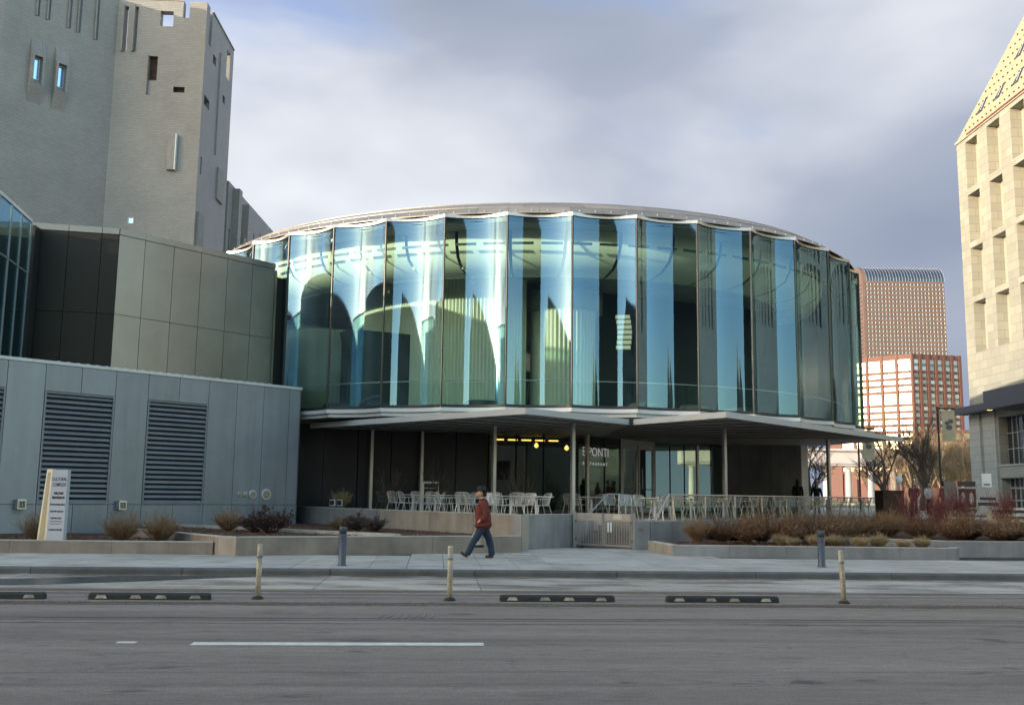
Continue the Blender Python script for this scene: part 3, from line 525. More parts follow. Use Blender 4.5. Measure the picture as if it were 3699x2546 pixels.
# ================================================================ round glass pavilion
Q = (0.684889312, 51.1338792, 15.7487702, -2.09596608, .155583798, .485593692, -.368139038, -.000130430298)
ZG1, ZG0 = 11.808, 4.729
def ring(k, dr=0.0):
    if k > 18: a = Q[3] + Q[4] * 18 + Q[7] * 144 + (k - 18) * 0.155
    elif k < -6: a = Q[3] + Q[4] * -6 + Q[7] * 144 + (k + 6) * 0.155
    else: a = Q[3] + Q[4] * k + Q[7] * (k - 6) ** 2
    r = Q[2] + Q[5] * math.cos(2 * a) + Q[6] * math.sin(2 * a) + dr
    return (Q[0] + r * math.cos(a), Q[1] + r * math.sin(a))
SAG = 0.30
def flute(k, n=12, dr=0.0):
    """points along one concave bay from mullion k to k+1"""
    a, b = Vector(ring(k, dr)), Vector(ring(k + 1, dr)); ch_ = b - a; nin = Vector((-ch_.y, ch_.x)).normalized(); return [a + ch_ * (j / n) + nin * SAG * 4 * (j / n) * (1 - j / n) for j in range(n + 1)]
drum = thing('glass_pavilion', 'round pavilion of tall scalloped glass panels under a shallow metal roof', 'building', (Q[0], Q[1], ZT))
K0, K1 = -6, 12
def band(pts, z0, z1, t):
    """closed upright strip following pts, thickness t inwards"""
    mb = MB(); n = len(pts)
    for i, p in enumerate(pts):
        q = pts[min(i + 1, n - 1)] - pts[max(i - 1, 0)]; nn = Vector((-q.y, q.x)).normalized() * t; mb.v += [(p.x, p.y, z0), (p.x, p.y, z1), (p.x + nn.x, p.y + nn.y, z1), (p.x + nn.x, p.y + nn.y, z0)]
    for i in range(n - 1):
        a, b = 4 * i, 4 * i + 4
        for j in range(4): mb.f.append((a + j, b + j, b + (j + 1) % 4, a + (j + 1) % 4)[::-1])
    mb.f += [(0, 1, 2, 3), (4 * n - 1, 4 * n - 2, 4 * n - 3, 4 * n - 4)]; return mb
for k in range(K0, K1):
    P = flute(k); mb = MB()
    for p in P[:]: mb.v += [(p.x, p.y, ZG0), (p.x, p.y, ZG1)]
    for j in range(len(P) - 1): mb.f.append((2 * j, 2 * j + 2, 2 * j + 3, 2 * j + 1))
    part('pane', mb, M['glass'], drum, smooth=True)
    e = P[1:-1] and P
    part('head_band', band([p for p in flute(k, 12, -.03)], ZG1 - .17, ZG1 + .01, .05), M['steel_dark'], drum)
    part('fascia', band(flute(k, 12, .07), ZG1 + .015, ZG1 + .135, .35), M['alu'], drum)
    part('sill_band', band(flute(k, 12, .02), ZG0 - .01, ZG0 + .10, .05), M['steel_dark'], drum)
    part('base_trim', band(flute(k, 12, .06), ZG0 - .155, ZG0 - .015, .30), M['white_metal'], drum)
    part('base_trim', band(flute(k, 12, -.06), ZG0 - .30, ZG0 - .165, .25), M['white_metal'], drum)
for k in range(K0, K1 + 1):
    p = ring(k, .02); part('mullion', MB().tube([(*p, ZG0 - .01), (*p, ZG1 + .01)], .042, 8), M['mullion'], drum)
# roof: rings of metal sheets
def rsheet(k0, k1, r0, z0, r1, z1, lift=0.0):
    mb = MB(); n = 4
    for t in (0, .035):
        for i in range(n + 1):
            k = k0 + (k1 - k0) * i / n; mb.v += [(*ring(k, r0), z0 - t), (*ring(k, r1), z1 - t)]
    for i in range(n): a = 2 * i; mb.f.append((a, a + 2, a + 3, a + 1)); m_ = 2 * (n + 1); mb.f += [(m_ + a + 1, m_ + a + 3, m_ + a + 2, m_ + a), (a, m_ + a, m_ + a + 2, a + 2), (a + 1, a + 3, m_ + a + 3, m_ + a + 1)]
    m_ = 2 * (n + 1); mb.f += [(0, 1, m_ + 1, m_), (2 * n, m_ + 2 * n, m_ + 2 * n + 1, 2 * n + 1)]
    return mb
rng = random.Random(4); rm = [M['roof_metal'], pm('roof_metal_b', (0.21, 0.195, 0.18), .40, metal=.45, var=.15, sc=.8), pm('roof_metal_c', (0.26, 0.235, 0.21), .46, metal=.4, var=.15, sc=.8)]
for k in range(-7, 19):
    for j in (0, 1): part('roof_sheet', rsheet(k + j * .5 + .002, k + j * .5 + .497, -.10, 11.98, -.62, 12.32), rm[rng.randrange(3)], drum)
    part('roof_sheet', rsheet(k + .25 + .002, k + 1.247, -.60, 12.345, -1.15, 12.62), rm[rng.randrange(3)], drum)
    for j in (0, 1): part('roof_sheet', rsheet(k + j * .5 + .002, k + j * .5 + .497, -1.13, 12.645, -1.9, 12.84), rm[rng.randrange(3)], drum)
mb = MB()
for k in range(40):
    kk = -11 + k; mb.v += [(*ring(kk, -1.88), 12.80), (*ring(kk, -6), 13.1)]
n = 40; mb.v.append((Q[0], Q[1], 13.3))
for k in range(n): a, b = 2 * k, 2 * ((k + 1) % n); mb.f += [(a, b, b + 1, a + 1), (a + 1, b + 1, 2 * n)]
part('roof_cap', mb, M['roof_metal'], drum)
sn = MB()
for k in range(-24, 76):
    p = ring(k / 4 + .12, -.16); sn.box((*p, 12.05), (.035, .035, .07))
part('snow_guards', sn, M['alu'], drum)
mb = MB()
for k in range(40): mb.v.append((*ring(-11 + k, -.45), 4.43))
for k in range(40): mb.v.append((*ring(-11 + k, -.45), 4.70))
mb.f = [tuple(reversed(range(40))), tuple(range(40, 80))] + [(k, (k + 1) % 40, 40 + (k + 1) % 40, 40 + k) for k in range(40)]
part('floor_slab', mb, M['int_floor'], drum)
sf = MB(); 
for k in range(40): sf.v.append((*ring(-11 + k, -.40), 4.425))
sf.f = [tuple(reversed(range(40)))]; part('soffit', sf, M['int_mid'], drum)
# closed back wall, ceiling, cove, curtains
mb = MB(); ks = [12 + .5 * i for i in range(46)]
for k in ks: mb.v += [(*ring(k, -.1), 4.5), (*ring(k, -.1), 12.0)]
mb.f = [(2 * i, 2 * i + 2, 2 * i + 3, 2 * i + 1) for i in range(len(ks) - 1)]; part('back_wall', mb, M['panel_dark'], drum)
def revolve(prof, k0, k1, n, name, mat, smooth=True):
    mb = MB()
    for i in range(n + 1):
        k = k0 + (k1 - k0) * i / n
        for dr, z in prof: mb.v.append((*ring(k, dr), z))
    m_ = len(prof)
    for i in range(n):
        for j in range(m_ - 1): a = i * m_ + j; mb.f.append((a, a + m_, a + m_ + 1, a + 1))
    return part(name, mb, mat, drum, smooth)
revolve([(-.3, 11.70), (-1.6, 11.70)], -11, 29, 80, 'ceiling_ring', M['int_mid'], False)
cove = [(-1.6, 11.70), (-1.65, 11.2), (-1.9, 10.75), (-2.5, 10.42), (-3.3, 10.28), (-3.6, 10.28), (-3.6, 10.9)]
for k in range(-7, 19): revolve(cove, k + .03, k + .97, 8, 'cove_panel', M['plaster'])
revolve([(-3.6, 10.95), (-15.7, 10.95)], -11, 29, 40, 'inner_ceiling', M['int_mid'], False)
for k in range(-5, 11):
    for j in (0, 1):
        a, b = ring(k + .05 + j * .5, -1.1), ring(k + .42 + j * .5, -1.1); part('light_track', MB().beam((*a, 11.05), (*b, 11.05), .06, .09), M['steel_dark'], drum)
def curtain(name, pts, z0, z1, mat, amp=.055, step=.16):
    mb = MB(); P = []; 
    for i in range(len(pts) - 1):
        a, b = Vector(pts[i]), Vector(pts[i + 1]); n_ = max(1, int((b - a).length / (step / 4))); d = (b - a).normalized(); nn = Vector((-d.y, d.x))
        for j in range(n_): P.append((a + (b - a) * (j / n_), nn))
    for i, (p, nn) in enumerate(P): q = p + nn * amp * math.sin(i * math.pi / 2 + .4); mb.v += [(q.x, q.y, z0), (q.x, q.y, z1)]
    mb.f = [(2 * i, 2 * i + 2, 2 * i + 3, 2 * i + 1) for i in range(len(P) - 1)]; return part(name, mb, mat, drum, True)
def arc(cx, cy, r, a0, a1, n=16): return [(cx + r * math.cos(R(a0 + (a1 - a0) * i / n)), cy + r * math.sin(R(a0 + (a1 - a0) * i / n))) for i in range(n + 1)]
curtain('curtain', arc(1.0, 51.0, 9.4, -148, -100, 24), 4.72, 10.9, M['curtain'])
curtain('curtain', [(-.55, 41.8), (-.1, 42.3), (.6, 43.0)], 4.72, 10.9, M['curtain'])
curtain('round_curtain', arc(2.3, 44.0, 1.45, -185, -20, 18), 4.72, 9.6, M['curtain'])
part('round_lintel', MB().lathe([(1.75, 0), (1.75, .9)], 24, (2.3, 44.2, 9.6)), M['int_mid'], drum, True)
part('stage_wall', MB().wallbox((3.9, 45.5), (14.5, 50.5), 4.72, 10.9, .2), M['int_dark'], drum)
part('service_box', MB().box((-6.2, 43.8, 6.6), (3.0, 2.4, 3.8), .5), M['int_dark'], drum); part('service_box', MB().box((-9.2, 45.5, 6.8), (3.4, 2.4, 4.2), .6), M['int_mid'], drum)
part('dark_arch', MB().lathe([(2.6, 0), (2.6, 3.2), (2.2, 3.9)], 28, (-8.4, 45.2, 4.75)), M['int_mid'], drum, True)
sp = MB()
for k in range(7): a = k * .16; sp.box((4.75 + .08 * math.sin(a * 3), 42.4, 9.2 - k * .19 - .03 * k), (.62, .34, .16), -.15)
part('speaker_array', sp, M['int_mid'], drum)
hr = MB(); hp = [(*ring(k / 2, -.85), 5.78) for k in range(-12, 24)]; hr.tube(hp, .022, 6); part('handrail', hr, M['alu'], drum, True)
for k in range(-6, 12): part('guard_pane', band([Vector(ring(k + .02 + .96 * i / 6, -.80)) for i in range(7)], 4.78, 5.70, .015), M['glass_rail'], drum)
for k in range(-5, 18, 1):
    if k in (-1, 0, 2, 5, 6, 7): 
        p = ring(k + .5, -1.9); a = math.atan2(p[1] - Q[1], p[0] - Q[0]); mb = MB(); mb.lathe([(.05, 0), (.62, .10), (.70, .22), (.55, .36), (.1, .40)], 14, (p[0], p[1], 4.75)); part('round_pouffe', mb, M['int_dark'], drum, True)
# ================================================================ ground floor under the pavilion
store = thing('restaurant_front', 'dark glazed restaurant front with white framed doors under the canopy', 'storefront', (3, 44, ZT))
BZ = 4.38
B0, B1 = (-10.4, 40.7), (-1.0, 43.47); S0, S1 = (2.6, 43.0), (11.9, 55.0); MID = (-.95, 43.5)
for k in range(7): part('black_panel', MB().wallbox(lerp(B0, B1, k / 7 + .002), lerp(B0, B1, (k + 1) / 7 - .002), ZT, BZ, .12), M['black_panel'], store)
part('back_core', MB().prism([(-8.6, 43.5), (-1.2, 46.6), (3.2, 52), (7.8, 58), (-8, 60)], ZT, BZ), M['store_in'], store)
def bay(a, b, n, par):
    for k in range(n):
        p, q = lerp(a, b, k / n + .012), lerp(a, b, (k + 1) / n - .012)
        part('pane', MB().wallbox(p, q, ZT + .06, BZ - .06, .02), M['glass_store'], par)
    for k in range(n + 1): p = lerp(a, b, k / n); part('mullion', MB().box((*p, (ZT + BZ) / 2), (.05, .06, BZ - ZT), .9), M['mullion'], par)
    part('head_rail', MB().wallbox(a, b, BZ - .06, BZ, .08), M['mullion'], par); part('sill', MB().wallbox(a, b, ZT, ZT + .06, .08), M['mullion'], par)
bay(MID, S0, 3, store)
sd = Vector((S1[0] - S0[0], S1[1] - S0[1])).normalized(); sN = Vector((sd.y, -sd.x))
def sl(t, o=0.0): p = Vector(S0) + sd * t + sN * o; return (p.x, p.y)
bay(sl(0), sl(3.95), 3, store); bay(sl(7.15), sl(14.6), 5, store)
DH = 4.0
def door(t0, t1, hinge_left):
    fr = MB(); s_ = .11
    for a, b, z0, z1 in ((t0, t0 + s_, ZT + .02, DH), (t1 - s_, t1, ZT + .02, DH), (t0 + s_, t1 - s_, DH - .22, DH), (t0 + s_, t1 - s_, ZT + .02, ZT + .26)): fr.wallbox(sl(a), sl(b), z0, z1, .06, .02)
    d_ = part('door', fr, M['white_metal'], store); part('door_pane', MB().wallbox(sl(t0 + s_), sl(t1 - s_), ZT + .26, DH - .22, .02, 0), M['glass_store'], d_)
    hb = MB(); tm = t1 - .2 if hinge_left else t0 + .2
    hb.tube([(*sl(tm, .09), 2.9), (*sl(tm, .09), 1.95), (*sl(t0 + .15 if hinge_left else t1 - .15, .09), 1.9)], .025, 6); part('push_bar', hb, M['alu'], d_)
door(4.12, 5.50, True); door(5.62, 7.0, False)
jb = MB()
for a, b in ((3.96, 4.10), (7.02, 7.14)): jb.wallbox(sl(a), sl(b), ZT, BZ, .12, .03)
jb.wallbox(sl(4.10), sl(7.02), DH + .02, BZ, .12, .02); part('door_frame', jb, M['white_metal'], store)
text('restaurant_letters', 'PONTI', .56, M['letter_lit'], store, (*sl(1.22, .05), 3.32), (sd.x, sd.y, 0), sx=1.02, wt=-.008)
text('restaurant_letters', 'E', .56, M['letter_lit'], store, (*sl(.78, .05), 3.32), (sd.x, sd.y, 0), sx=.7, wt=-.008)
props(text('restaurant_letters', 'R E S T A U R A N T', .20, M['letter_lit'], store, (*sl(.80, .05), 2.92), (sd.x, sd.y, 0), sx=1.15), kind='stuff')
part('floor_inside', MB().prism([(-.95, 43.6), (2.6, 43.1), (11.9, 55.1), (7.8, 58)], ZT - .02, ZT + .012), M['int_floor'], store)
def hang(x, y, z, lb):
    o = thing('pendant_lamp', lb, 'lamp', (x, y, z), 0, 'warm lamps inside the restaurant')
    link('bulb', mesh_of('bulb', MB().lathe([(.02, -.11), (.09, -.05), (.10, .02), (.05, .09), (.02, .13)], 10), M['lamp_warm'], smooth=True), o); link('cord', mesh_of('cord', MB().tube([(0, 0, .12), (0, 0, BZ - z)], .006, 4), M['steel_dark']), o)
hang(2.45, 44.0, 3.65, 'glowing globe pendant behind the glass near the tall post'); hang(1.15, 45.2, 3.80, 'small warm pendant deeper in the restaurant, left of the globe one')
wc = thing('warm_cornice', 'line of warm light under the ceiling inside the dark glass', 'light', (.8, 46, 4.1))
for k in range(5): part('strip', MB().beam((-.75 + k * .62, 45.2 + k * .12, 4.05), (-.32 + k * .62, 45.28 + k * .12, 4.05), .06, .06), M['lamp_warm'], wc)
cwall = single('concrete_wall', MB().prism([(11.6, 57.4), (14.75, 51.0), (15.15, 51.2), (15.15, 58), (11.6, 58)], ZT - .1, 4.40), M['board_concrete'], 'tall bare concrete wall under the right end of the canopy', 'wall', loc=(13.5, 53, ZT))
# ================================================================ canopy with zigzag edge on slim posts
can = thing('canopy', 'thin grey zigzag canopy on slim steel posts over the terrace', 'canopy', (2.2, 36.3, ZT))
CP = [(-8.1, 40.2), (0.46, 31.6), (4.32, 35.95), (6.9, 32.0), (17.4, 44.4)]; CI = [(15.5, 49.5), (8, 50), (4, 46), (-1.5, 44.5), (-6.6, 43.6)]
CZ0, CZ1 = 4.13, 4.33
for a, b in zip(CP, CP[1:]): part('edge_beam', MB().wallbox(lerp(a, b, .003), lerp(a, b, .997), CZ0, CZ1, .12), M['canopy'], can)
inn = [(-7.9, 40.25), (0.46, 31.85), (4.32, 36.2), (6.9, 32.3), (17.1, 44.4)]
part('deck', MB().prism(inn + CI, CZ0 + .07, CZ1 - .02), M['soffit'], can)
jn = MB()
for k in range(1, 9):
    a, b = lerp(inn[1], (-7.9, 40.25), k / 9), lerp((4.32, 36.2), CI[3], k / 9); jn.beam((*a, CZ0 + .06), (*b, CZ0 + .06), .03, .02)
for k in range(1, 9):
    a, b = lerp((4.32, 36.2), CI[2], k / 9), lerp(inn[3], (17.1, 44.4), k / 9); jn.beam((*a, CZ0 + .06), (*b, CZ0 + .06), .03, .02)
part('soffit_joints', jn, M['seam'], can)
part('end_bracket', MB().box((4.32, 35.9, 4.22), (.16, .12, .24), .1), M['steel_dark'], can)
for x, y in ((-.63, 38.3), (2.24, 36.2), (8.18, 38.4), (14.2, 44.9), (-5.78, 41.7), (-3.75, 42.35), (3.32, 43.5), (9.55, 51.4)):
    part('post', MB().box((x, y, (ZT + CZ0 + .07) / 2), (.13, .13, CZ0 + .07 - ZT), .6), M['alu'], can)
# ================================================================ wall with real openings
def facade(a, b, z0, z1, holes, t):
    """solid wall along plan line a->b (outside on the right), rectangular openings (s0, s1, h0, h1) cut right through"""
    a = Vector(a); b = Vector(b); ln = (b - a).length; d = (b - a) / ln; nl = Vector((-d.y, d.x)); mb = MB()
    ss = sorted({0.0, ln} | {min(max(x, 0), ln) for h in holes for x in h[:2]}); zs = sorted({z0, z1} | {min(max(x, z0), z1) for h in holes for x in h[2:]})
    full = {}
    for i in range(len(ss) - 1):
        for j in range(len(zs) - 1):
            s, z = (ss[i] + ss[i + 1]) / 2, (zs[j] + zs[j + 1]) / 2; full[i, j] = not any(h[0] < s < h[1] and h[2] < z < h[3] for h in holes)
    def P(s, o, z): p = a + d * s + nl * o; return (p.x, p.y, z)
    for (i, j), ok in full.items():
        if not ok: continue
        s, e, l, h = ss[i], ss[i + 1], zs[j], zs[j + 1]
        mb.quad(P(s, 0, l), P(e, 0, l), P(e, 0, h), P(s, 0, h)); mb.quad(P(e, t, l), P(s, t, l), P(s, t, h), P(e, t, h))
        if not full.get((i - 1, j)): mb.quad(P(s, t, l), P(s, 0, l), P(s, 0, h), P(s, t, h))
        if not full.get((i + 1, j)): mb.quad(P(e, 0, l), P(e, t, l), P(e, t, h), P(e, 0, h))
        if not full.get((i, j - 1)): mb.quad(P(s, t, l), P(e, t, l), P(e, 0, l), P(s, 0, l))
        if not full.get((i, j + 1)): mb.quad(P(s, 0, h), P(e, 0, h), P(e, t, h), P(s, t, h))
    return mb, P
def bx(P, s0, s1, o0, o1, z0, z1):
    mb = MB(); v = [P(s, o, z) for z in (z0, z1) for s, o in ((s0, o0), (s1, o0), (s1, o1), (s0, o1))]; mb.v = v; mb.f = [(3, 2, 1, 0), (4, 5, 6, 7), (0, 1, 5, 4), (1, 2, 6, 5), (2, 3, 7, 6), (3, 0, 4, 7)]; return mb
# ================================================================ grey tiled tower (upper left)
tow = thing('tiled_tower', 'tall grey tiled museum tower with slit windows and notched parapet', 'building', (-25, 62, ZT))
TA_, TB_, TC_ = (-25.71, 60.9), (-20.09, 61.22), (-20.34, 68.42); TP = (-30.16, 55.55); TQ = (-58, 47); TZT = 33.0
def o1(x): return x - 23.07
H1 = [(o1(24.94), o1(25.10), 29.85, 33.2), (o1(25.58), o1(25.75), 29.85, 33.2), (o1(26.85), o1(27.05), 29.8, 33.2), (o1(27.47), o1(27.67), 29.75, 33.2), (o1(28.6), o1(28.8), 29.7, 33.2), (o1(24.92), o1(25.36), 25.85, 27.2), (o1(26.38), o1(26.88), 25.85, 27.2)]
f1, P1 = facade(TP, TA_, 0, TZT, H1, .55); part('face', f1, M['tower'], tow)
H2 = [(.45, .66, 29.45, 32.5), (1.12, 1.27, 29.45, 32.5), (2.70, 3.52, 31.25, 32.28), (4.12, 4.52, 31.87, 33.2), (2.15, 2.70, 27.55, 29.18), (3.78, 4.5, 26.8, 27.18), (1.50, 1.86, 18.1, 18.5)]
f2, P2 = facade(TA_, TB_, 0, TZT, H2, .55); part('face', f2, M['tower'], tow)
H3 = [(.75, 1.35, 30.5, 33.2), (2.0, 2.8, 29.75, 30.4), (.25, 1.75, 26.3, 26.95), (5.4, 6.3, 30.3, 32.3), (4.9, 5.5, 28.2, 28.75), (.35, .8, 21.6, 22.8)]
f3, P3 = facade(TB_, TC_, 0, TZT, H3, .55); part('face', f3, M['tower'], tow)
TQ1 = (-35.1, 51.6)  # out-of-frame faces bent forward so they shade the tower front
for a_, b_ in ((TQ, TQ1), (TQ1, TP)): f0, P0 = facade(a_, b_, 0, TZT + 1, [], .55); part('face', f0, M['tower'], tow)
part('roof_deck', MB().prism([(TP[0] + .2, TP[1] + .5), (TA_[0] + .1, TA_[1] + .4), (TB_[0] - .4, TB_[1] + .4), (TC_[0] - .4, TC_[1]), (-40, 72), (-58, 60), (-57.5, 48), (-35.0, 52.3)], 0, 28.6), M['tower_stone'], tow)
part('back_parapet', MB().wallbox(TC_, (-26, 75), 0, 32, .5), M['tower'], tow)
for P, s0, s1, z0, z1, m in ((P1, o1(24.92), o1(25.36), 25.85, 27.2, 'win_blue'), (P1, o1(26.38), o1(26.88), 25.85, 27.2, 'win_blue'), (P2, 2.15, 2.7, 27.55, 29.18, 'rust'), (P2, 3.78, 4.5, 26.8, 27.18, 'seam'), (P2, 1.5, 1.86, 18.1, 18.5, 'win_blue'), (P3, 2.0, 2.8, 29.75, 30.4, 'seam'), (P3, .25, 1.75, 26.3, 26.95, 'seam'), (P3, 4.9, 5.5, 28.2, 28.75, 'seam'), (P3, .35, .8, 21.6, 22.8, 'white_metal')):
    o_ = .06 if m == 'win_blue' else .30; wn = part('window', bx(P, s0 + .001, s1 - .001, o_, o_ + .04, z0 + .001, z1 - .001), M[m], tow)
    if m == 'win_blue':
        fr = MB(); 
        for q in ((s0, s1, z0, z0 + .05), (s0, s1, z1 - .05, z1), (s0, s0 + .05, z0 + .05, z1 - .05), (s1 - .05, s1, z0 + .05, z1 - .05)): b_ = bx(P, q[0] + .002, q[1] - .002, .01, .055, q[2] + .002, q[3] - .002); k = len(fr.v); fr.v += b_.v; fr.f += [tuple(i + k for i in f) for f in b_.f]
        part('frame', fr, M['white_metal'], wn)
for s in (o1(24.92), o1(26.38)):
    e = s + .47; mb = MB()
    # projecting hood: fins at each side, sloping sill below and head above
    for x0, x1 in ((s - .16, s - .02), (e + .02, e + .16)):
        mb.v += [P1(x, o, z) for x in (x0, x1) for o, z in ((0, 28.35), (-.34, 27.2), (-.34, 25.6), (0, 24.35))]; k = len(mb.v) - 8; mb.f += [(k, k + 1, k + 2, k + 3), (k + 7, k + 6, k + 5, k + 4), (k, k + 4, k + 5, k + 1), (k + 1, k + 5, k + 6, k + 2), (k + 2, k + 6, k + 7, k + 3)]
    k = len(mb.v); mb.v += [P1(s - .02, 0, 28.3), P1(e + .02, 0, 28.3), P1(e + .02, -.30, 27.25), P1(s - .02, -.30, 27.25), P1(s - .02, .0, 27.2), P1(e + .02, .0, 27.2)]; mb.f += [(k, k + 1, k + 2, k + 3), (k + 3, k + 2, k + 5, k + 4)]
    k = len(mb.v); mb.v += [P1(s - .02, .0, 25.85), P1(e + .02, .0, 25.85), P1(e + .02, -.30, 25.45), P1(s - .02, -.30, 25.45), P1(s - .02, 0, 24.4), P1(e + .02, 0, 24.4)]; mb.f += [(k + 3, k + 2, k + 1, k), (k + 4, k + 5, k + 2, k + 3)]
    part('window_hood', mb, M['tower'], tow)
for s in (.36, 1.03): part('slot_fin', bx(P2, s, s + .085, -.22, -.002, 29.4, 32.55), M['tower_stone'], tow)
for q in H1[:5]: part('slot_fin', bx(P1, q[0] - .07, q[0], -.12, -.002, q[2] - .03, 33.0), M['tower_stone'], tow)
part('vent_box', bx(P2, 3.75, 4.2, -.30, -.002, 21.6, 23.95), M['tower_stone'], tow); part('vent_edge', bx(P2, 4.2, 4.27, -.30, -.002, 21.6, 23.95), M['white_metal'], tow)
part('dark_shaft', bx(P2, 2.1, 2.149, -.2, -.002, 26.6, 29.2), M['tower_stone'], tow)
for s0, s1, z0, z1 in ((4.45, 6.0, 21.2, 23.4), (.35, 1.75, 16.6, 19.1)): part('shutter', bx(P3, s0, s1, -.12, -.002, z0, z1), M['tower_stone'], tow)
part('rib', bx(P3, 3.6, 3.75, -.1, -.002, 24, 31.2), M['tower_stone'], tow)
part('coping', bx(P3, 1.36, 7.2, -.06, .6, 33.0, 33.08), M['tower_stone'], tow); part('coping', bx(P2, 0, 4.11, -.05, .6, 33.0, 33.07), M['tower_stone'], tow)
ann = thing('tower_annex', 'lower grey tiled wing with vertical slits running back from the tower', 'building', (-21, 76, ZT))
fa, PA = facade((-20.75, 70.3), (-20.85, 84.5), 0, 23.9, [(.6, 1.0, 12, 20.5), (4.6, 6.0, 20.4, 22.2), (7.6, 7.9, 12, 22.0), (9.6, 9.9, 12, 22.5), (11.6, 11.9, 12, 22.5)], .5); part('face', fa, M['tower'], ann)
part('core', MB().box((-27, 77.4, 11.5), (11.2, 13.6, 23)), M['tower_stone'], ann)
for s, w_, h in ((1.2, .8, 23.7), (3.1, .5, 20.5), (4.0, .35, 23.3)): part('pier', bx(PA, s, s + w_, -.5, -.002, 0, h), M['tower'], ann)
# ================================================================ cream stone library (right edge)
lib = thing('library', 'cream limestone library with deep window bays and steep tan roof', 'building', (36, 70, ZT))
LY = 75.0; rows = [(25.0, 28.68), (20.85, 24.53), (16.7, 20.4), (12.47, 16.27)]; bays = []
for k in range(13): bays.append((1.45 + k * 3.45, 3.37 + k * 3.45))
gw = (4.3, 8.6)
H = [(a, b, z0, z1) for a, b in bays for z0, z1 in rows] + [(gw[0], gw[1], 4.1, 7.45), (gw[0], gw[1], ZT, 3.15)]
fl, PL = facade((34.5, LY), (34.5, 26), 0, 29.0, H, 1.25); part('facade', fl, M['limestone'], lib)
fn, PN = facade((46, LY), (34.5, LY), 0, 29.0, [], .5); part('side_wall', MB().box((40.5, 74.7, 14.5), (9.4, .5, 29)), M['limestone'], lib)
part('core', MB().box((41.2, 50.5, 14.4), (10, 48, 28.8)), M['limestone_plain'], lib)
for i, (a, b) in enumerate(bays[:6]):
    for z0, z1 in rows:
        if i > 3: continue
        w0, w1 = b - .62, b - .06
        wd_ = part('window', bx(PL, w0, w1, .85, .90, z0 + .02, z0 + 1.35), M['win_dark'], lib)
        fr = MB()
        for q in ((w0 - .06, w0, z0 + .02, z0 + 1.42), (w0, w1, z0 + 1.351, z0 + 1.42), (w0, w1, z0 + .58, z0 + .63)):
            b_ = bx(PL, q[0], q[1], .78, .848, q[2], q[3]); k = len(fr.v); fr.v += b_.v; fr.f += [tuple(x + k for x in f) for f in b_.f]
        part('frame', fr, M['white_metal'], wd_)
        part('bay_back', bx(PL, a + .002, w0 - .062, .80, 1.2, z0 + .002, z1 - .002), M['limestone_plain'], lib)
        part('bay_back', bx(PL, w0 - .06, b - .002, .80, 1.2, z0 + 1.43, z1 - .002), M['limestone_plain'], lib)
part('eave', bx(PL, -.08, 49, -.10, .3, 29.0, 29.22), M['limestone_plain'], lib)
part('gutter', bx(PL, 2.0, 49, -.14, -.101, 29.10, 29.22), M['maroon_trim'], lib)
E0, E1 = Vector((34.5, 75, 29.23)), Vector((39.5, 70, 29.23 + 11.25)); mb = MB(); mb.v = [tuple(E0), (34.5, 26, 29.23), (39.5, 31, 40.48), tuple(E1), (49.5, 75, 29.23), (44.5, 70, 40.48), (49.5, 26, 29.23), (44.5, 31, 40.48)]
mb.f = [(0, 3, 2, 1), (4, 5, 3, 0), (3, 5, 7, 2), (1, 2, 7, 6), (6, 7, 5, 4)]; rf = part('roof', mb, M['roof_copper'], lib)
rd = Vector((5, 0, 11.25)).normalized(); rn = Vector((-11.25, 0, 5)).normalized()
def rp(s, h, o=0): q = Vector((34.5, 75 - s, 29.23)) + rd * h + rn * o; return tuple(q)
def rwin(s, h, wd_=.95, ht=1.25):
    # roof light: dark triangle-topped recess with a pane
    mb = MB(); v = [rp(s, h, .03), rp(s + wd_, h, .03), rp(s + wd_, h + ht, .03), rp(s + wd_ * .55, h + ht, .03)]; mb.v = v + [rp(s, h, -.1), rp(s + wd_, h, -.1), rp(s + wd_, h + ht, -.1), rp(s + wd_ * .55, h + ht, -.1)]
    mb.f = [(3, 2, 1, 0), (0, 1, 5, 4), (1, 2, 6, 5), (2, 3, 7, 6), (3, 0, 4, 7)]; a = part('roof_window', mb, M['win_dark'], rf)
    mb = MB(); mb.v = [rp(s + wd_ * .62, h + .1, .05), rp(s + wd_ * .72, h + .1, .05), rp(s + wd_ * .72, h + ht - .1, .05), rp(s + wd_ * .62, h + ht - .1, .05)]; mb.f = [(3, 2, 1, 0)]; part('glint', mb, M['white_metal'], a)
for s, h in ((2.2, 1.5), (4.9, 1.5), (7.6, 1.5), (10.3, 1.5), (13, 1.5), (5.8, 4.6), (8.5, 4.6), (11.2, 4.6), (8.9, 7.6), (11.6, 7.6)): rwin(s, h)
dt = MB()
for i in range(30):
    for j in range(10):
        s, h = 1.2 + i * .68 + (j % 2) * .34, .6 + j * 1.0
        if s < h * .45 + .4: continue
        mb = rp(s, h, .03); dt.box(mb, (.10, .10, .10))
part('roof_studs', dt, M['rust'], rf, kind='stuff')
part('entrance_canopy', bx(PL, -.5, 6.8, -1.2, -.002, 7.95, 8.42), M['lib_canopy'], lib); part('entrance_canopy', bx(PL, 6.81, 20, -2.2, -.002, 7.75, 9.0), M['lib_canopy'], lib)
part('base_course', bx(PL, -.03, 1.6, -.12, -.002, ZT, 7.9), M['limestone_grey'], lib); part('base_course', bx(PL, 2.1, 3.9, -.10, -.002, ZT, 7.9), M['limestone_grey'], lib)
wn = part('window', bx(PL, gw[0], gw[1], .62, .66, 4.1, 7.45), M['win_dark'], lib)
for k in range(1, 6): part('glazing_bar', bx(PL, gw[0] + k * .72, gw[0] + k * .72 + .05, .55, .615, 4.1, 7.45), M['limestone_grey'], wn)
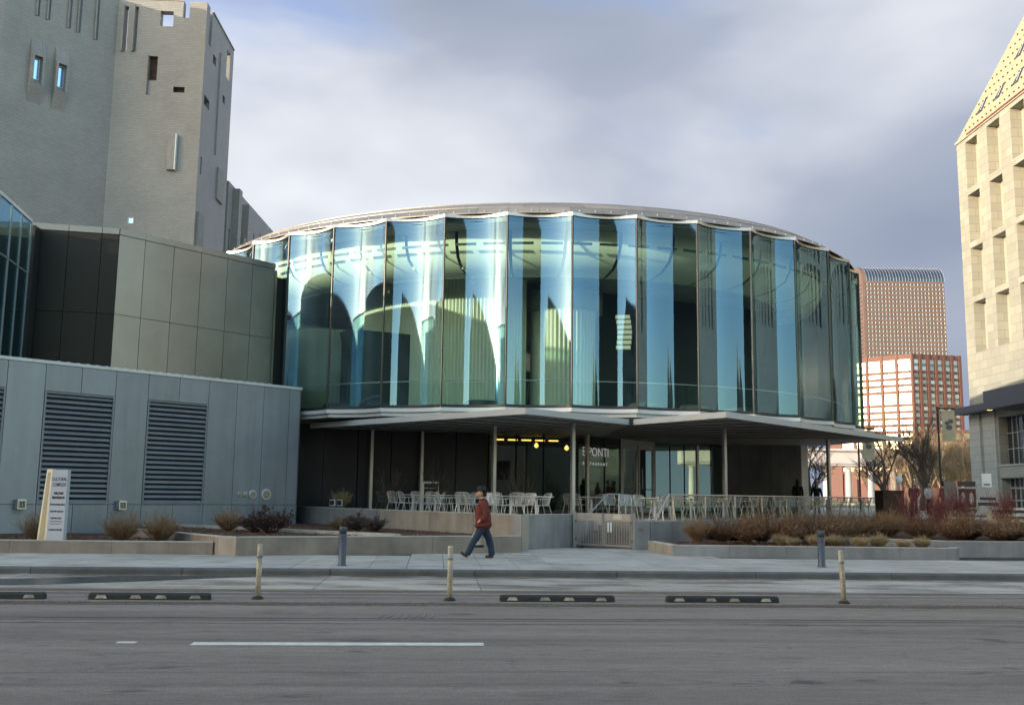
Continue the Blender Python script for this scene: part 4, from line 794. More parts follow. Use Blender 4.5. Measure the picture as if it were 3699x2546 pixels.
for k in range(1, 3): part('glazing_bar', bx(PL, gw[0], gw[1], .53, .549, 4.1 + k * 1.1, 4.15 + k * 1.1), M['limestone_grey'], wn)
dr_ = part('doors', bx(PL, gw[0], gw[1], .62, .66, ZT, 3.15), M['win_dark'], lib)
for k in range(0, 7): part('door_stile', bx(PL, gw[0] + k * .70, gw[0] + k * .70 + .09, .54, .615, ZT, 3.15), M['limestone_grey'], dr_)
for z in (ZT + .02, 1.6, 2.45): part('door_rail', bx(PL, gw[0], gw[1], .50, .535, z, z + .1), M['limestone_grey'], dr_)
part('name_panel', bx(PL, gw[0] - .1, gw[1], -.06, -.002, 3.2, 4.0), M['limestone_plain'], lib); part('spandrel_ledge', bx(PL, gw[0] - .2, gw[1], -.12, -.002, 4.01, 4.12), M['limestone_grey'], lib)
lt = single('soffit_lamp', MB().lathe([(.18, 0), (.18, .06)], 10, (33.4, 69.6, 7.86)), M['lamp_warm'], 'small warm lamp under the dark library canopy', 'lamp', loc=(33.4, 69.6, 7.9))
# ================================================================ red office block and vaulted skyscraper far behind
red = thing('red_office_block', 'red stone office block with bands of sunlit windows beyond the trees', 'building', (222, 550, 0))
RC = Vector((222, 550)); rl = Vector((-.72, .69)); rr_ = Vector((.975, .22)); RT = 82.0
part('core', MB().prism([tuple(RC + Vector((0, .4))), tuple(RC + rr_ * 31), tuple(RC + rr_ * 31 + rl * 50), tuple(RC + rl * 50)], -1, RT - .5), M['redstone'], red)
def bandface(P_, d, n, bw, win, pr):
    nn = Vector((d.y, -d.x)); nn = nn if nn.y < 0 else -nn
    pier = MB()
    for k in range(n + 1):
        p = P_ + d * (k * bw); q = p + nn * .9; m_ = MB(); a, b, c, e = p - d * .75, p + d * .75, p + d * .75 + nn * 1.0, p - d * .75 + nn * 1.0; part('pier', m_.prism([tuple(a), tuple(b), tuple(c), tuple(e)], -1, RT), M['redstone'], red)
    z = RT - 3.0; j = 0
    hs = [6.2, 2.1, 2.1, 2.1, 5.8, 2.1, 2.1, 2.1, 2.1, 2.1, 5.8, 2.1, 2.1, 2.1]
    part('spandrel', MB().prism([tuple(P_ + nn * .05), tuple(P_ + d * (n * bw) + nn * .05), tuple(P_ + d * (n * bw) + nn * .55), tuple(P_ + nn * .55)], z, RT - .2), M['redstone'], red)
    for h in hs:
        for k in range(n):
            a, b = P_ + d * (k * bw + .78) + nn * .12, P_ + d * ((k + 1) * bw - .78) + nn * .12
            wn_ = part('window', MB().prism([tuple(a), tuple(b), tuple(b - nn * .1), tuple(a - nn * .1)], z - h, z), M[win], red)
            if h > 3: part('transom', MB().prism([tuple(a + nn * .03), tuple(b + nn * .03), tuple(b), tuple(a)], z - h * .62, z - h * .38), M['redwin_b' if win == 'redwin' else 'win_dark'], wn_)
        part('spandrel', MB().prism([tuple(P_ + nn * .05), tuple(P_ + d * (n * bw) + nn * .05), tuple(P_ + d * (n * bw) + nn * .55), tuple(P_ + nn * .55)], z - h - 1.6, z - h), M['redstone'], red)
        z -= h + 1.6; j += 1
bandface(RC, rl, 5, 8.6, 'redwin', .6); bandface(RC, rr_, 6, 5.0, 'redwin_b', .6)
pod = thing('red_podium', 'lower red office wing with bright windows behind bare trees', 'building', (216, 500, 0))
part('core', MB().box((219, 505, 18), (27, 10, 37)), M['redstone'], pod)
for r_ in range(5):
    for k in range(4): part('window', MB().box((208.5 + k * 6.8, 499.9, 33.4 - r_ * 4.4), (5.4, .3, 2.5)), M['redwin'], pod)
wf = thing('vaulted_skyscraper', 'pink granite skyscraper with small square windows and a curved glass top', 'building', (358, 920, 0))
X0, X1, Y0, Y1, ZB, ZV = 321.0, 396.0, 900.0, 944.0, 200.0, 216.5
part('shaft', MB().box(((X0 + X1) / 2, (Y0 + Y1) / 2, ZB / 2), (X1 - X0, Y1 - Y0, ZB)), M['pinkstone'], wf)
mb = MB(); n = 16
for i in range(n + 1):
    a = math.pi * i / n; y, z = (Y0 + Y1) / 2 - (Y1 - Y0) / 2 * math.cos(a), ZB + (ZV - ZB) * math.sin(a); mb.v += [(X0 + 3.5, y, z), (X1, y, z)]
mb.f = [(2 * i, 2 * i + 1, 2 * i + 3, 2 * i + 2) for i in range(n)] + [tuple(2 * i + 1 for i in range(n + 1))]; part('vault', mb, M['vault'], wf)
mb = MB()
for i in range(n + 1):
    a = math.pi * i / n; y, z = (Y0 + Y1) / 2 - (Y1 - Y0) / 2 * math.cos(a), ZB + (ZV - ZB + .6) * math.sin(a); mb.v += [(X0 - .3, y, z), (X0 + 3.5, y, z)]
mb.f = [(2 * i, 2 * i + 1, 2 * i + 3, 2 * i + 2) for i in range(n)] + [tuple(2 * i for i in reversed(range(n + 1))), tuple(2 * i + 1 for i in range(n + 1))]; part('gable', mb, M['pinkstone'], wf)
rb = MB()
for k in range(27):
    x = X0 + 4 + k * 2.75
    for i in range(8): a, b = math.pi * i / n, math.pi * (i + 1) / n; f = lambda t: (x, (Y0 + Y1) / 2 - (Y1 - Y0 + .5) / 2 * math.cos(t), ZB + (ZV - ZB + .25) * math.sin(t)); rb.beam(f(a), f(b), .35, .2)
part('vault_ribs', rb, M['alu'], wf, kind='stuff')
wg, wb = MB(), MB()
for r_ in range(30):
    for k in range(22):
        x, z = X0 + 2.1 + k * 3.32, ZB - 3.2 - r_ * 3.95; wg.quad((x, Y0 - .06, z - 1.0), (x + 1.75, Y0 - .06, z - 1.0), (x + 1.75, Y0 - .06, z + 1.0), (x, Y0 - .06, z + 1.0)); wb.box((x + 2.05, Y0 - .2, z), (.42, .4, 1.8))
    for k in range(12):
        y, z = Y0 + 2 + k * 3.5, ZB - 3.2 - r_ * 3.95; wg.quad((X0 - .06, y + 1.7, z - 1), (X0 - .06, y, z - 1), (X0 - .06, y, z + 1), (X0 - .06, y + 1.7, z + 1))
part('window_grid', wg, M['win_dark'], wf, kind='stuff'); part('sunlit_jambs', wb, M['white_metal'], wf, kind='stuff')  # white bars paint in the sunlit side of each window jamb
sl_ = MB()
for r_ in range(31): sl_.box(((X0 + X1) / 2, Y0 - .15, ZB - 1.2 - r_ * 3.95), (X1 - X0, .3, .7))
part('sill_bands', sl_, M['pinkstone'], wf, kind='stuff')
# ================================================================ classical colonnade in the park
col = thing('colonnade', 'grey stone colonnade with a deep cornice beyond the terrace', 'monument', (40, 130, ZT))
part('entablature', MB().box((38, 131, 6.9), (32, 3, 1.6)), M['classical'], col); part('cornice', MB().box((38, 131, 7.85), (33, 4, .30)), M['classical'], col); part('frieze', MB().box((38, 131, 5.95), (32, 2.6, .28)), M['classical'], col)
for k in range(11):
    x = 23.5 + k * 2.9; cl_ = part('column', MB().lathe([(.46, 0), (.42, 1), (.36, 4.7)], 12, (x, 130.5, ZT + .25)), M['classical'], col, True)
    part('capital', MB().box((x, 130.5, 5.68), (1.0, 1.0, .24)), M['classical'], cl_); part('base', MB().box((x, 130.5, ZT + .12), (1.1, 1.1, .25)), M['classical'], cl_)
single('lawn', MB().quad((-12, 84, ZT + .006), (140, 84, ZT + .006), (140, 420, ZT + .006), (-12, 420, ZT + .006)), M['lawn'], kind='structure')
# ================================================================ buildings across the street behind the viewer: they shade the street and stand mirrored in the glass
sb = thing('stone_block', 'long tan stone block across the street, shading the road and mirrored in the glass', 'building', (-100, -54, 0))  # out of frame; height and distance set so it shades the street
fb, PB = facade((-22, -40), (-190, -40), -.19, 24.5, [(2 + k * 4.4, 4.2 + k * 4.4, z, z + 2.4) for k in range(37) for z in (3.5, 8.5, 13.5, 18.5)], .6); part('facade', fb, M['titanium'], sb)
part('core', MB().box((-106, -55.0, 11.9), (168, 28, 24.1)), M['int_dark'], sb); part('cornice', MB().box((-106, -40.2, 24.65), (168.4, 1.2, .3)), M['limestone_plain'], sb)
an = thing('angular_museum', 'angular pale metal museum with sharp peaks, mirrored in the glass', 'building', (10, -60, 0))
def wedge(name, base, z_list):
    mb = MB(); n = len(base); mb.v = [(*p, -.19) for p in base] + [(p[0], p[1], z) for p, z in zip(base, z_list)]
    ar = sum(base[k][0] * base[(k + 1) % n][1] - base[(k + 1) % n][0] * base[k][1] for k in range(n)); q = list(range(n)) if ar > 0 else list(reversed(range(n)))
    mb.f = [tuple(n + k for k in q)] + [(q[k], q[(k + 1) % n], n + q[(k + 1) % n], n + q[k]) for k in range(n)]; part(name, mb, M['titanium'], an)
wedge('dark_hall', [(-4, -33), (33, -30), (36, -41), (-4, -43)], [30, 36, 33, 28]); wedge('prow', [(40, -36), (45, -35), (49, -52), (40, -52)], [14, 18, 14, 9]); wedge('prow', [(50, -34), (54, -33), (58, -52), (50, -52)], [20, 8, 7, 14]); wedge('hall', [(62, -30), (95, -26), (100, -60), (62, -60)], [8, 10, 9, 8])
an.children[0].data.materials.clear(); an.children[0].data.materials.append(pm('dark_cladding', (0.05, 0.052, 0.05), 0.5, metal=0.3, var=0.2, sc=0.1))
# ================================================================ street furniture
def local(name, mb, m, par, smooth=False, label=None): o = link(name, mesh_of(name, mb, m if not isinstance(m, str) else M[m], smooth=smooth), par); return props(o, label)
sg = thing('monument_sign', 'white upright sign reading CULTURAL COMPLEX in the left planter', 'sign', (-11.72, 25.75, .24), R(-7)); sg.scale = (.70, 1, 1)
# a thin tapering slab: printed face to the street, tan inset on its angled edge
mb = MB(); H_ = 1.84
def sgp(x, y, z): return (x, y, z)
mb.v = [(-.02, 0, 0), (.63, 0, 0), (.63, .14, 0), (-.02, .14, 0), (.03, 0, H_), (.63, 0, H_), (.63, .14, H_), (.03, .14, H_)]; mb.f = [(3, 2, 1, 0), (4, 5, 6, 7), (0, 1, 5, 4), (1, 2, 6, 5), (2, 3, 7, 6), (3, 0, 4, 7)]
local('face_slab', mb, 'sign_white', sg)
mb = MB(); mb.v = [(-.44, .06, 0), (-.022, -.005, 0), (-.022, .13, 0), (-.44, .16, 0), (-.235, .06, H_ + .012), (.028, -.005, H_ + .012), (.028, .13, H_ + .012), (-.235, .16, H_ + .012)]; mb.f = [(3, 2, 1, 0), (4, 5, 6, 7), (0, 1, 5, 4), (1, 2, 6, 5), (2, 3, 7, 6), (3, 0, 4, 7)]
local('edge_frame', mb, 'sign_edge', sg)
def sp2(t, h): a = Vector((-.44, .06, 0)).lerp(Vector((-.235, .06, H_)), h); b = Vector((-.022, -.005, 0)).lerp(Vector((.028, -.005, H_)), h); q = a.lerp(b, t); return (q.x - .002, q.y - .006, q.z)
mb = MB(); mb.v = [sp2(.2, .0), sp2(.78, .0), sp2(.78, .965), sp2(.24, .965)]; mb.f = [(0, 1, 2, 3)]; local('inset_panel', mb, 'sign_tan', sg)
def stext(s, size, x, z, wt=0.0, sx=1.0, al='CENTER'):
    cu = bpy.data.curves.new('lettering', 'FONT'); cu.body = s; cu.size = size; cu.extrude = .002; cu.align_x = al; cu.offset = wt; cu.resolution_u = 3; t = bpy.data.objects.new('lettering', cu); C.objects.link(t); dg_ = bpy.context.evaluated_depsgraph_get(); dg_.update(); me = bpy.data.meshes.new_from_object(t.evaluated_get(dg_)); bpy.data.objects.remove(t)
    me.transform(Matrix(((sx, 0, 0, x), (0, 0, -1, -.003), (0, 1, 0, z), (0, 0, 0, 1)))); me.materials.clear(); me.materials.append(M['ink']); link('lettering', me, sg)
stext('CULTURAL', .125, .33, 1.56, .001, .92); stext('COMPLEX', .125, .33, 1.42, .001, .92); stext('WELCOME', .075, .33, 1.22, .006); stext('BIENVENIDOS', .075, .33, 1.11, .006)
mb = MB()
for z, a, b, h in ((.94, .04, .60, .045), (.77, .06, .58, .040), (.60, .09, .52, .040), (.53, .08, .55, .018), (.47, .09, .50, .016), (.31, .05, .57, .040)):
    x = a; rr2 = random.Random(int(z * 100))
    while x < b: w_ = rr2.uniform(.02, .075); mb.quad((x, -.003, z), (min(x + w_, b), -.003, z), (min(x + w_, b), -.003, z + h), (x, -.003, z + h)); x += w_ + .012
props(local('small_print', mb, 'ink', sg), kind='stuff')
for y_, z0 in ((-.002, 1.0), (-.002, .0)): pass
# bollards
for (x, y), lb in (((-3.69, 22.5), 'dark blue grey steel bollard on the pavement left of the walking man'), ((7.42, 24.2), 'dark blue grey steel bollard on the pavement at right by the straw tufts')):
    o = thing('bollard', lb, 'bollard', (x, y, 0), 0, 'steel bollards on the pavement')
    local('shaft', MB().lathe([(.095, 0), (.085, .02), (.085, .70)], 20), 'bollard', o, True); local('collar', MB().lathe([(.078, .70), (.078, .725)], 20), 'seam', o, True); local('cap', MB().lathe([(.088, .725), (.088, .83), (.080, .845), (.02, .85)], 20), 'bollard', o, True); local('base_plate', MB().lathe([(.12, .002), (.115, .014)], 20), 'bollard', o); local('sticker', MB().box((0, -.087, .6), (.03, .006, .04)), 'red_cloth', o)
# flexible lane posts
for (x, y), tx, lb in (((-4.13, 16.85), R(.4), 'dirty white flexible lane post nearest the left wheel stop'), ((-.98, 17.0), R(-.3), 'scuffed white lane post in front of the planter, left of the walking man'), ((5.68, 17.35), R(-2.2), 'leaning dirty white lane post at the right end of the wheel stops')):
    o = thing('lane_post', lb, 'post', (x, y, -.15), 0, 'flexible posts beside the bike lane'); o.rotation_euler = (0, tx, 0)
    local('tube', MB().lathe([(.046, .0), (.044, .5), (.043, .86), (.04, .885), (.005, .89)], 16), 'post_plastic', o, True); local('reflector_band', MB().lathe([(.0455, .66), (.0455, .74)], 16), 'post_grey', o, True); local('foot', MB().lathe([(.10, 0), (.09, .03), (.05, .05)], 14), 'rubber', o, True)
    mb = MB(); rr2 = random.Random(int(x * 10))
    for k in range(6): a = -1.57 + rr2.uniform(-.7, .7); z = rr2.uniform(.05, .6); s = rr2.uniform(.006, .014); mb.lathe([(s, 0), (s * .8, .006)], 6, (.044 * math.cos(a), .044 * math.sin(a), z))
    local('scuffs', mb, 'shoe', o)
# rubber wheel stops
SV = (math.cos(TH), math.sin(TH))
for u0, lb in ((-8.3, 'black rubber wheel stop cut off by the left edge'), (-5.7, 'black rubber wheel stop with pale arrow reflectors, left of the first post'), (.92, 'black rubber wheel stop right of the second lane post'), (3.72, 'black rubber wheel stop nearest the leaning lane post at right')):
    x, y, z = uv(u0 + .2, 16.95, -.15); o = thing('wheel_stop', lb, 'wheel stop', (x, y, z), TH, 'rubber wheel stops along the bike lane')
    pr = [(-.075, 0), (-.068, .075), (-.04, .105), (.04, .105), (.068, .075), (.075, 0)]; ln2 = 1.92; mb = MB()
    for xx, k in ((0, .8), (.03, 1), (ln2 - .03, 1), (ln2, .8)): mb.v += [(xx, a * k, b * k) for a, b in pr]
    for i in range(3):
        for j in range(5): a = i * 6 + j; mb.f.append((a, a + 6, a + 7, a + 1)[::-1])
    mb.f += [tuple(range(6)), tuple(reversed(range(18, 24)))]; local('bar', mb, 'rubber', o)
    for c in (.21, .75, 1.15, 1.69): mb = MB(); mb.v = [(c - .095, -.0765, .022), (c + .095, -.0765, .022), (c + .06, -.0705, .072), (c - .06, -.0705, .072)]; mb.f = [(0, 1, 2, 3)]; local('reflector', mb, 'post_plastic', o)
# ================================================================ gate, railings
gt = thing('metal_gate', 'pale metal double gate with thin upright bars at the steps', 'gate', (*G0, 0)); gl = math.dist(G0, G1)
def gp_(s, z, o=0.0): return (G0[0] + dg.x * s - dn.x * o, G0[1] + dg.y * s - dn.y * o, z)
bar_me = mesh_of('bar', MB().box((0, 0, .36), (.018, .018, .72)), M['gate'])
for s in (.07, gl - .07): part('gate_post', MB().beam(gp_(s, 0), gp_(s, 1.10), .09, .09), M['gate'], gt)
for s0, s1, nm in ((.14, gl / 2 - .015, 'l'), (gl / 2 + .015, gl - .14, 'r')):
    f = MB()
    for a, b in ((gp_(s0 + .02, .09), gp_(s0 + .02, 1.07)), (gp_(s1 - .02, .09), gp_(s1 - .02, 1.07)), (gp_(s0 + .04, .10), gp_(s1 - .04, .10))): f.beam(a, b, .04, .04)
    lf = part('gate_leaf', f, M['gate'], gt); part('top_plate', MB().beam(gp_(s0 + .04, .95), gp_(s1 - .04, .95), .03, .23), M['gate'], lf)
    n = 10
    for k in range(n): piece('bar', bar_me, lf, gp_(s0 + .04 + (s1 - s0 - .08) * (k + .5) / n, .12), math.atan2(dg.y, dg.x))
    c = s0 + (s1 - s0) * (.45 if nm == 'l' else .5); part('notice', MB().beam(gp_(c - .15, .96, .02), gp_(c + .15, .96, .02), .006, .13), M['gate' if nm == 'l' else 'plate'], lf)
    if nm == 'r':
        t_ = MB()
        for k in (0, .1): t_.beam(gp_(s0 + .16 + k, .50, .02), gp_(s0 + .16 + k, .80, .02), .045, .01)
        part('white_tape', t_, M['letter_white'], lf)
    for z in (.25, .8): part('hinge', MB().beam(gp_(s0 - .04 if nm == 'l' else s1, z), gp_(s0 if nm == 'l' else s1 + .04, z), .05, .08), M['steel_dark'], lf)
RZ = 1.66
rl_ = thing('glass_railing', 'glass railing with a pale handrail along the right terrace edge', 'railing', (*R0, ZT))
rA, rB = lerp(R0, R1, .05), lerp(R0, R1, .985)
part('handrail', MB().tube([(4.42, 30.95, .86), (5.05, 32.15, RZ), (*rA, RZ), (*rB, RZ)], .028, 8), M['alu'], rl_)
for k in range(9): a, b = lerp(rA, rB, k / 9 + .004), lerp(rA, rB, (k + 1) / 9 - .004); part('glass_panel', MB().wallbox(a, b, ZT + .03, RZ - .06, .012), M['glass_rail'], rl_)
for k in range(10): p = lerp(rA, rB, k / 9); part('rail_post', MB().box((*p, (ZT + RZ) / 2), (.03, .03, RZ - ZT), .8), M['alu'], rl_)
r2 = thing('stair_handrail', 'sloping pale handrail beside the steps, left of the glass railing', 'railing', (2.8, 33, ZT))
part('rail', MB().tube([(2.42, 32.35, .90), (3.28, 33.95, RZ), (3.75, 34.5, RZ)], .026, 8), M['alu'], r2); part('rail_post', MB().tube([(3.7, 34.4, ZT), (3.7, 34.4, RZ)], .02, 6), M['alu'], r2); part('rail_post', MB().tube([(2.46, 32.42, .3), (2.46, 32.42, .92)], .02, 6), M['alu'], r2)
# ================================================================ terrace chairs and tables
def make_chair(m):
    o = bpy.data.objects.new('terrace_chair', None); C.objects.link(o); LOC[o.name] = (0, 0, 0)
    # seat of thin slats in a hoop, curved slatted back, bent tube arms
    s = MB(); hoop = [(-.21, -.20, .45), (.21, -.20, .45), (.22, .12, .44), (.16, .21, .44), (-.16, .21, .44), (-.22, .12, .44), (-.21, -.20, .45)]; s.tube(hoop, .011, 5)
    for k in range(9): x = -.18 + k * .045; s.beam((x, -.20, .455), (x * .95, .205, .445), .024, .006)
    local('seat', s, m, o)
    b = MB(); top = [(-.24, .19, .62), (-.23, .27, .80), (-.12, .325, .835), (.12, .325, .835), (.23, .27, .80), (.24, .19, .62)]; b.tube([(-.2, .17, .45)] + top + [(.2, .17, .45)], .011, 5)
    for k in range(11):
        t = -1 + k * .2; x1, y1 = .22 * t, .33 - .07 * t * t; x0, y0 = .18 * t, .22 - .03 * t * t; b.beam((x0, y0, .45), (x1, y1, .83 - .02 * t * t), .016, .006)
    local('backrest', b, m, o)
    for sx in (-1, 1):
        local('leg', MB().tube([(sx * .20, -.19, .45), (sx * .25, -.26, 0)], .013, 5), m, o); local('leg', MB().tube([(sx * .19, .19, .45), (sx * .25, .31, 0)], .013, 5), m, o)
        local('arm', MB().tube([(sx * .22, -.17, .45), (sx * .27, -.18, .64), (sx * .28, .05, .65), (sx * .24, .21, .64)], .012, 5), m, o)
    return o
def make_table():
    o = bpy.data.objects.new('terrace_table', None); C.objects.link(o); LOC[o.name] = (0, 0, 0)
    local('tabletop', MB().box((0, 0, .725), (.75, .75, .03)), 'alu', o); local('pedestal', MB().tube([(0, 0, .02), (0, 0, .71)], .045, 10), 'white_metal', o); local('foot', MB().box((0, 0, .012), (.45, .45, .022)), 'alu', o); return o
ch0 = make_chair('chair'); tb0 = make_table(); usedc = [0, 0]
bpy.context.view_layer.update()
def put(proto, idx, x, y, rz, label, group, cat):
    o = proto if usedc[idx] == 0 else copy_tree(proto); usedc[idx] += 1; o.location = (x, y, ZT + .002); o.rotation_euler = (0, 0, rz); props(o, label, cat, group); return o
rng = random.Random(12)
wn_ = Vector((.775, .632)); CG, TG = 'slatted metal chairs on the terrace', 'small tables on the terrace'
def row(A, B, n, off, ts, base, lab, cat='chair'):
    for i, t in enumerate(ts):
        p = Vector(A).lerp(Vector(B), t) + n * off; od = ORD[i] if i else 'first'
        if cat == 'chair': put(ch0, 0, p.x + rng.uniform(-.12, .12), p.y + rng.uniform(-.1, .1), base + rng.uniform(-.7, .7), f'{od} silver slatted chair from the left, {lab}', CG, 'chair')
        else: put(tb0, 1, p.x, p.y, base, f'{od} small square table from the left, {lab}', TG, 'table')
wa = math.atan2(W1[1] - W0[1], W1[0] - W0[0])
row(W0, W1, wn_, .75, [.44, .50, .555, .61, .665, .72, .775, .83, .885, .94], wa + math.pi, 'right behind the long concrete wall')
row(W0, W1, wn_, 2.35, [.40, .46, .52, .58, .64, .70, .76, .82, .88], wa, 'in the second row behind the long concrete wall')
row(W0, W1, wn_, 1.55, [.43, .53, .63, .73, .83, .92], wa, 'between the chair rows at the concrete wall', 'table')
rn_ = Vector((-.763, .646)); ra = math.atan2(R1[1] - R0[1], R1[0] - R0[0])
row(R0, R1, rn_, .75, [.07 + k * .052 for k in range(18)], ra + math.pi, 'right behind the glass railing')
row(R0, R1, rn_, 2.35, [.09 + k * .06 for k in range(15)], ra, 'in the second row behind the glass railing')
row(R0, R1, rn_, 1.55, [.12 + k * .12 for k in range(7)], ra, 'between the chair rows at the glass railing', 'table')
row((2.6, 36.0), (5.8, 36.4), Vector((0, 1)), .6, [.0, .33, .62, .95], 0.2, 'in the middle group in front of the doors')
row((2.4, 38.0), (6.2, 38.6), Vector((0, 1)), .8, [.0, .3, .6, .95], math.pi, 'in the far group just before the doors')
row((2.9, 37.4), (5.7, 37.9), Vector((0, 1)), .3, [.05, .9], 0, 'in front of the restaurant doors', 'table')
o = make_chair('chair_dark'); o.location = (-5.0, 40.2, ZT + .002); o.rotation_euler = (0, 0, 2.2); props(o, 'charcoal chair alone by the black wall, left of the white stand', 'chair')
bs = thing('bar_stand', 'white open frame stand in front of the black wall', 'stand', (-3.2, 40.6, ZT)); mb = MB()
for x in (-.3, .3): mb.beam((x, 0, 0), (x, 0, 1.25), .06, .06)
mb.beam((-.3, 0, 1.22), (.3, 0, 1.22), .06, .08); local('frame', mb, 'white_metal', bs); mb = MB()
for z in (.35, .7, 1.0): mb.beam((-.27, 0, z), (.27, 0, z), .2, .02)
local('shelf', mb, 'white_metal', bs)
sl3 = thing('floodlight_pair', 'pair of small boxy floodlights on the left terrace wall', 'light', (-6.9, 39.3, ZT + .2))
for k in (0, .28): local('lamp_head', MB().box((k, 0, .18), (.22, .2, .24), .2), 'alu', sl3); local('lens', MB().box((k, -.105, .18), (.17, .01, .18), .2), 'win_dark', sl3)
local('stand', MB().beam((-.1, 0, 0), (.4, 0, 0), .06, .1), 'steel_dark', sl3)
# ================================================================ plants
def shrub_mesh(name, n, h, r, wd, mat, rng, lean=.9, leaves=0, lm=None):
    """many thin branching stems from one root"""
    mb = MB(); lv = MB()
    def twig(p, d, ln, w_, depth):
        q = p + d * ln * .55; e = q + (d + Vector((rng.gauss(0, .22), rng.gauss(0, .22), .12))).normalized() * ln * .45
        i = len(mb.v); u = d.orthogonal().normalized(); v = d.cross(u)
        for c, k in ((p, 1), (q, .7)):
            for a in range(3): mb.v.append(tuple(c + (u * math.cos(a * 2.094) + v * math.sin(a * 2.094)) * w_ * k))
        mb.v.append(tuple(e))
        for a in range(3): b = (a + 1) % 3; mb.f += [(i + a, i + b, i + 3 + b, i + 3 + a), (i + 3 + a, i + 3 + b, i + 6)]
        if depth:
            for k in range(3): twig(p.lerp(e, rng.uniform(.35, .9)), (d + Vector((rng.gauss(0, .45), rng.gauss(0, .45), rng.uniform(-.05, .45)))).normalized(), ln * rng.uniform(.35, .6), w_ * .65, depth - 1)
        for k in range(leaves):
            if rng.random() < .6:
                c = p.lerp(e, rng.uniform(.4, 1)); s = rng.uniform(.02, .045); a = Vector((rng.gauss(0, 1), rng.gauss(0, 1), rng.gauss(0, .7))).normalized() * s; b = a.orthogonal().normalized() * s * .5; lv.quad(c, c + a * .5 + b, c + a, c + a * .5 - b)
    for k in range(n):
        a = rng.uniform(0, 6.283); t = rng.random() ** .6 * lean; d = Vector((math.cos(a) * t * r / h * 1.1, math.sin(a) * t * r / h * 1.1, 1)).normalized(); p = Vector((math.cos(a) * r * .18 * rng.random(), math.sin(a) * r * .18 * rng.random(), 0)); twig(p, d, h * rng.uniform(.72, 1.05) / (1 + .25 * t), wd, 2 if depth_ok else 1)
    me = mesh_of(name, mb, mat); ml = mesh_of(name, lv, lm) if leaves else None; return me, ml
depth_ok = True; rng = random.Random(31)
SH = {k: [shrub_mesh('stems', n, h, r, w_, M[m], rng, ln, lf, M[lm] if lm else None) for _ in range(2)] for k, (n, h, r, w_, m, ln, lf, lm) in {
    'tan': (150, .85, .55, .0065, 'twig', 1.9, 0, None), 'brown': (170, .8, .62, .007, 'twig_dark', 2.0, 1, 'twig'), 'leafy': (60, .55, .6, .008, 'leaf_dark', 1.2, 5, 'leaf_dark'), 'red': (60, 1.35, .55, .008, 'twig_red', .8, 0, None), 'bare': (11, 1.35, .55, .018, 'bark', .8, 0, None), 'grass': (170, .42, .34, .005, 'straw', 1.3, 0, None), 'greeny': (150, .7, .62, .0065, 'straw', .9, 0, None)}.items()}
def shrub(kind, x, y, z, sc, label, group, name='shrub', sx=1.0):
    me, ml = SH[kind][rng.randrange(2)]; o = bpy.data.objects.new(name, None); C.objects.link(o); o.location = (x, y, z); o.rotation_euler = (0, 0, rng.uniform(0, 6.28)); o.scale = (sc * sx, sc * sx, sc); props(o, label, 'shrub' if kind != 'grass' else 'grass tuft', group); link('stems', me, o)
    if ml: link('leaves', ml, o)
    return o
GLs = 'shrubs in the left bed'
for x, y, z, k, s, sx, lb in ((-12.35, 26.6, .24, 'tan', .88, 1, 'round tan twiggy shrub left of the white sign'), (-10.2, 26.7, .24, 'tan', .9, 1.05, 'round tan twiggy shrub just right of the white sign'), (-9.25, 26.9, .24, 'tan', .9, 1.1, 'round tan twiggy shrub by the end of the low brown planter wall'), (-8.6, 31.0, .38, 'tan', .8, 1.2, 'dull twiggy shrub in front of the right louvre'), (-7.0, 29.8, .38, 'leafy', 1.25, 1.15, 'dark red brown leafy shrub in front of the grey wing'), (-7.7, 30.6, .38, 'leafy', 1.0, 1.1, 'dark leafy shrub tucked left of the larger red brown one'), (-5.6, 33.3, .38, 'tan', .55, 1.3, 'low dull shrub below the round pipe caps'), (-5.0, 33.0, .38, 'leafy', .9, 1.3, 'dark leafy shrub against the dark end of the terrace wall'), (-4.3, 32.3, .38, 'leafy', .8, 1.2, 'smaller dark leafy shrub at the foot of the terrace wall'), (-6.6, 39.6, 1.0, 'greeny', .85, 1.05, 'spiky yellow green grass bush on the terrace by the black wall')): shrub(k, x, y, z, s, lb, GLs, sx=sx)
for x, y, s, lb in ((-4.6, 38.6, 1.15, 'bare branching shrub in front of the charcoal chair'), (-2.75, 39.2, 1.25, 'bare branching shrub beside the white stand'), (.35, 37.2, 1.25, 'bare branching shrub left of the tall front post')): shrub('bare', x, y, ZT, s, lb, 'bare shrubs on the terrace', 'bare_shrub')
GR = 'brown shrubs in the right bed'; spots = [(5.6, 30.2), (6.35, 30.4), (7.0, 30.0), (7.6, 30.7), (8.3, 30.3), (9.0, 31.0), (9.6, 30.5), (10.3, 31.2), (10.9, 31.6), (7.9, 33.4), (9.4, 33.6), (11.6, 32.6), (12.4, 33.2), (13.0, 32.0), (13.7, 31.2), (14.4, 31.9), (15.0, 31.1), (15.7, 31.8), (16.3, 31.0), (16.9, 31.7), (17.5, 31.2), (14.9, 33.5), (16.5, 33.6)]
spots.sort(key=lambda p: p[0] / p[1])
for i, (x, y) in enumerate(spots):
    od = (ORD[i] if i < 20 else ['twenty-first', 'twenty-second', 'twenty-third', 'twenty-fourth'][i - 20]); far = i > 12
    shrub('brown' if i % 3 else 'tan', x, y, .30 if y < 31 else .38, rng.uniform(.68, 1.12), f'{od} brown twiggy shrub from the left in the right hand bed' if i else 'leftmost brown twiggy shrub in the right hand bed', GR, sx=rng.uniform(1.1, 1.35))
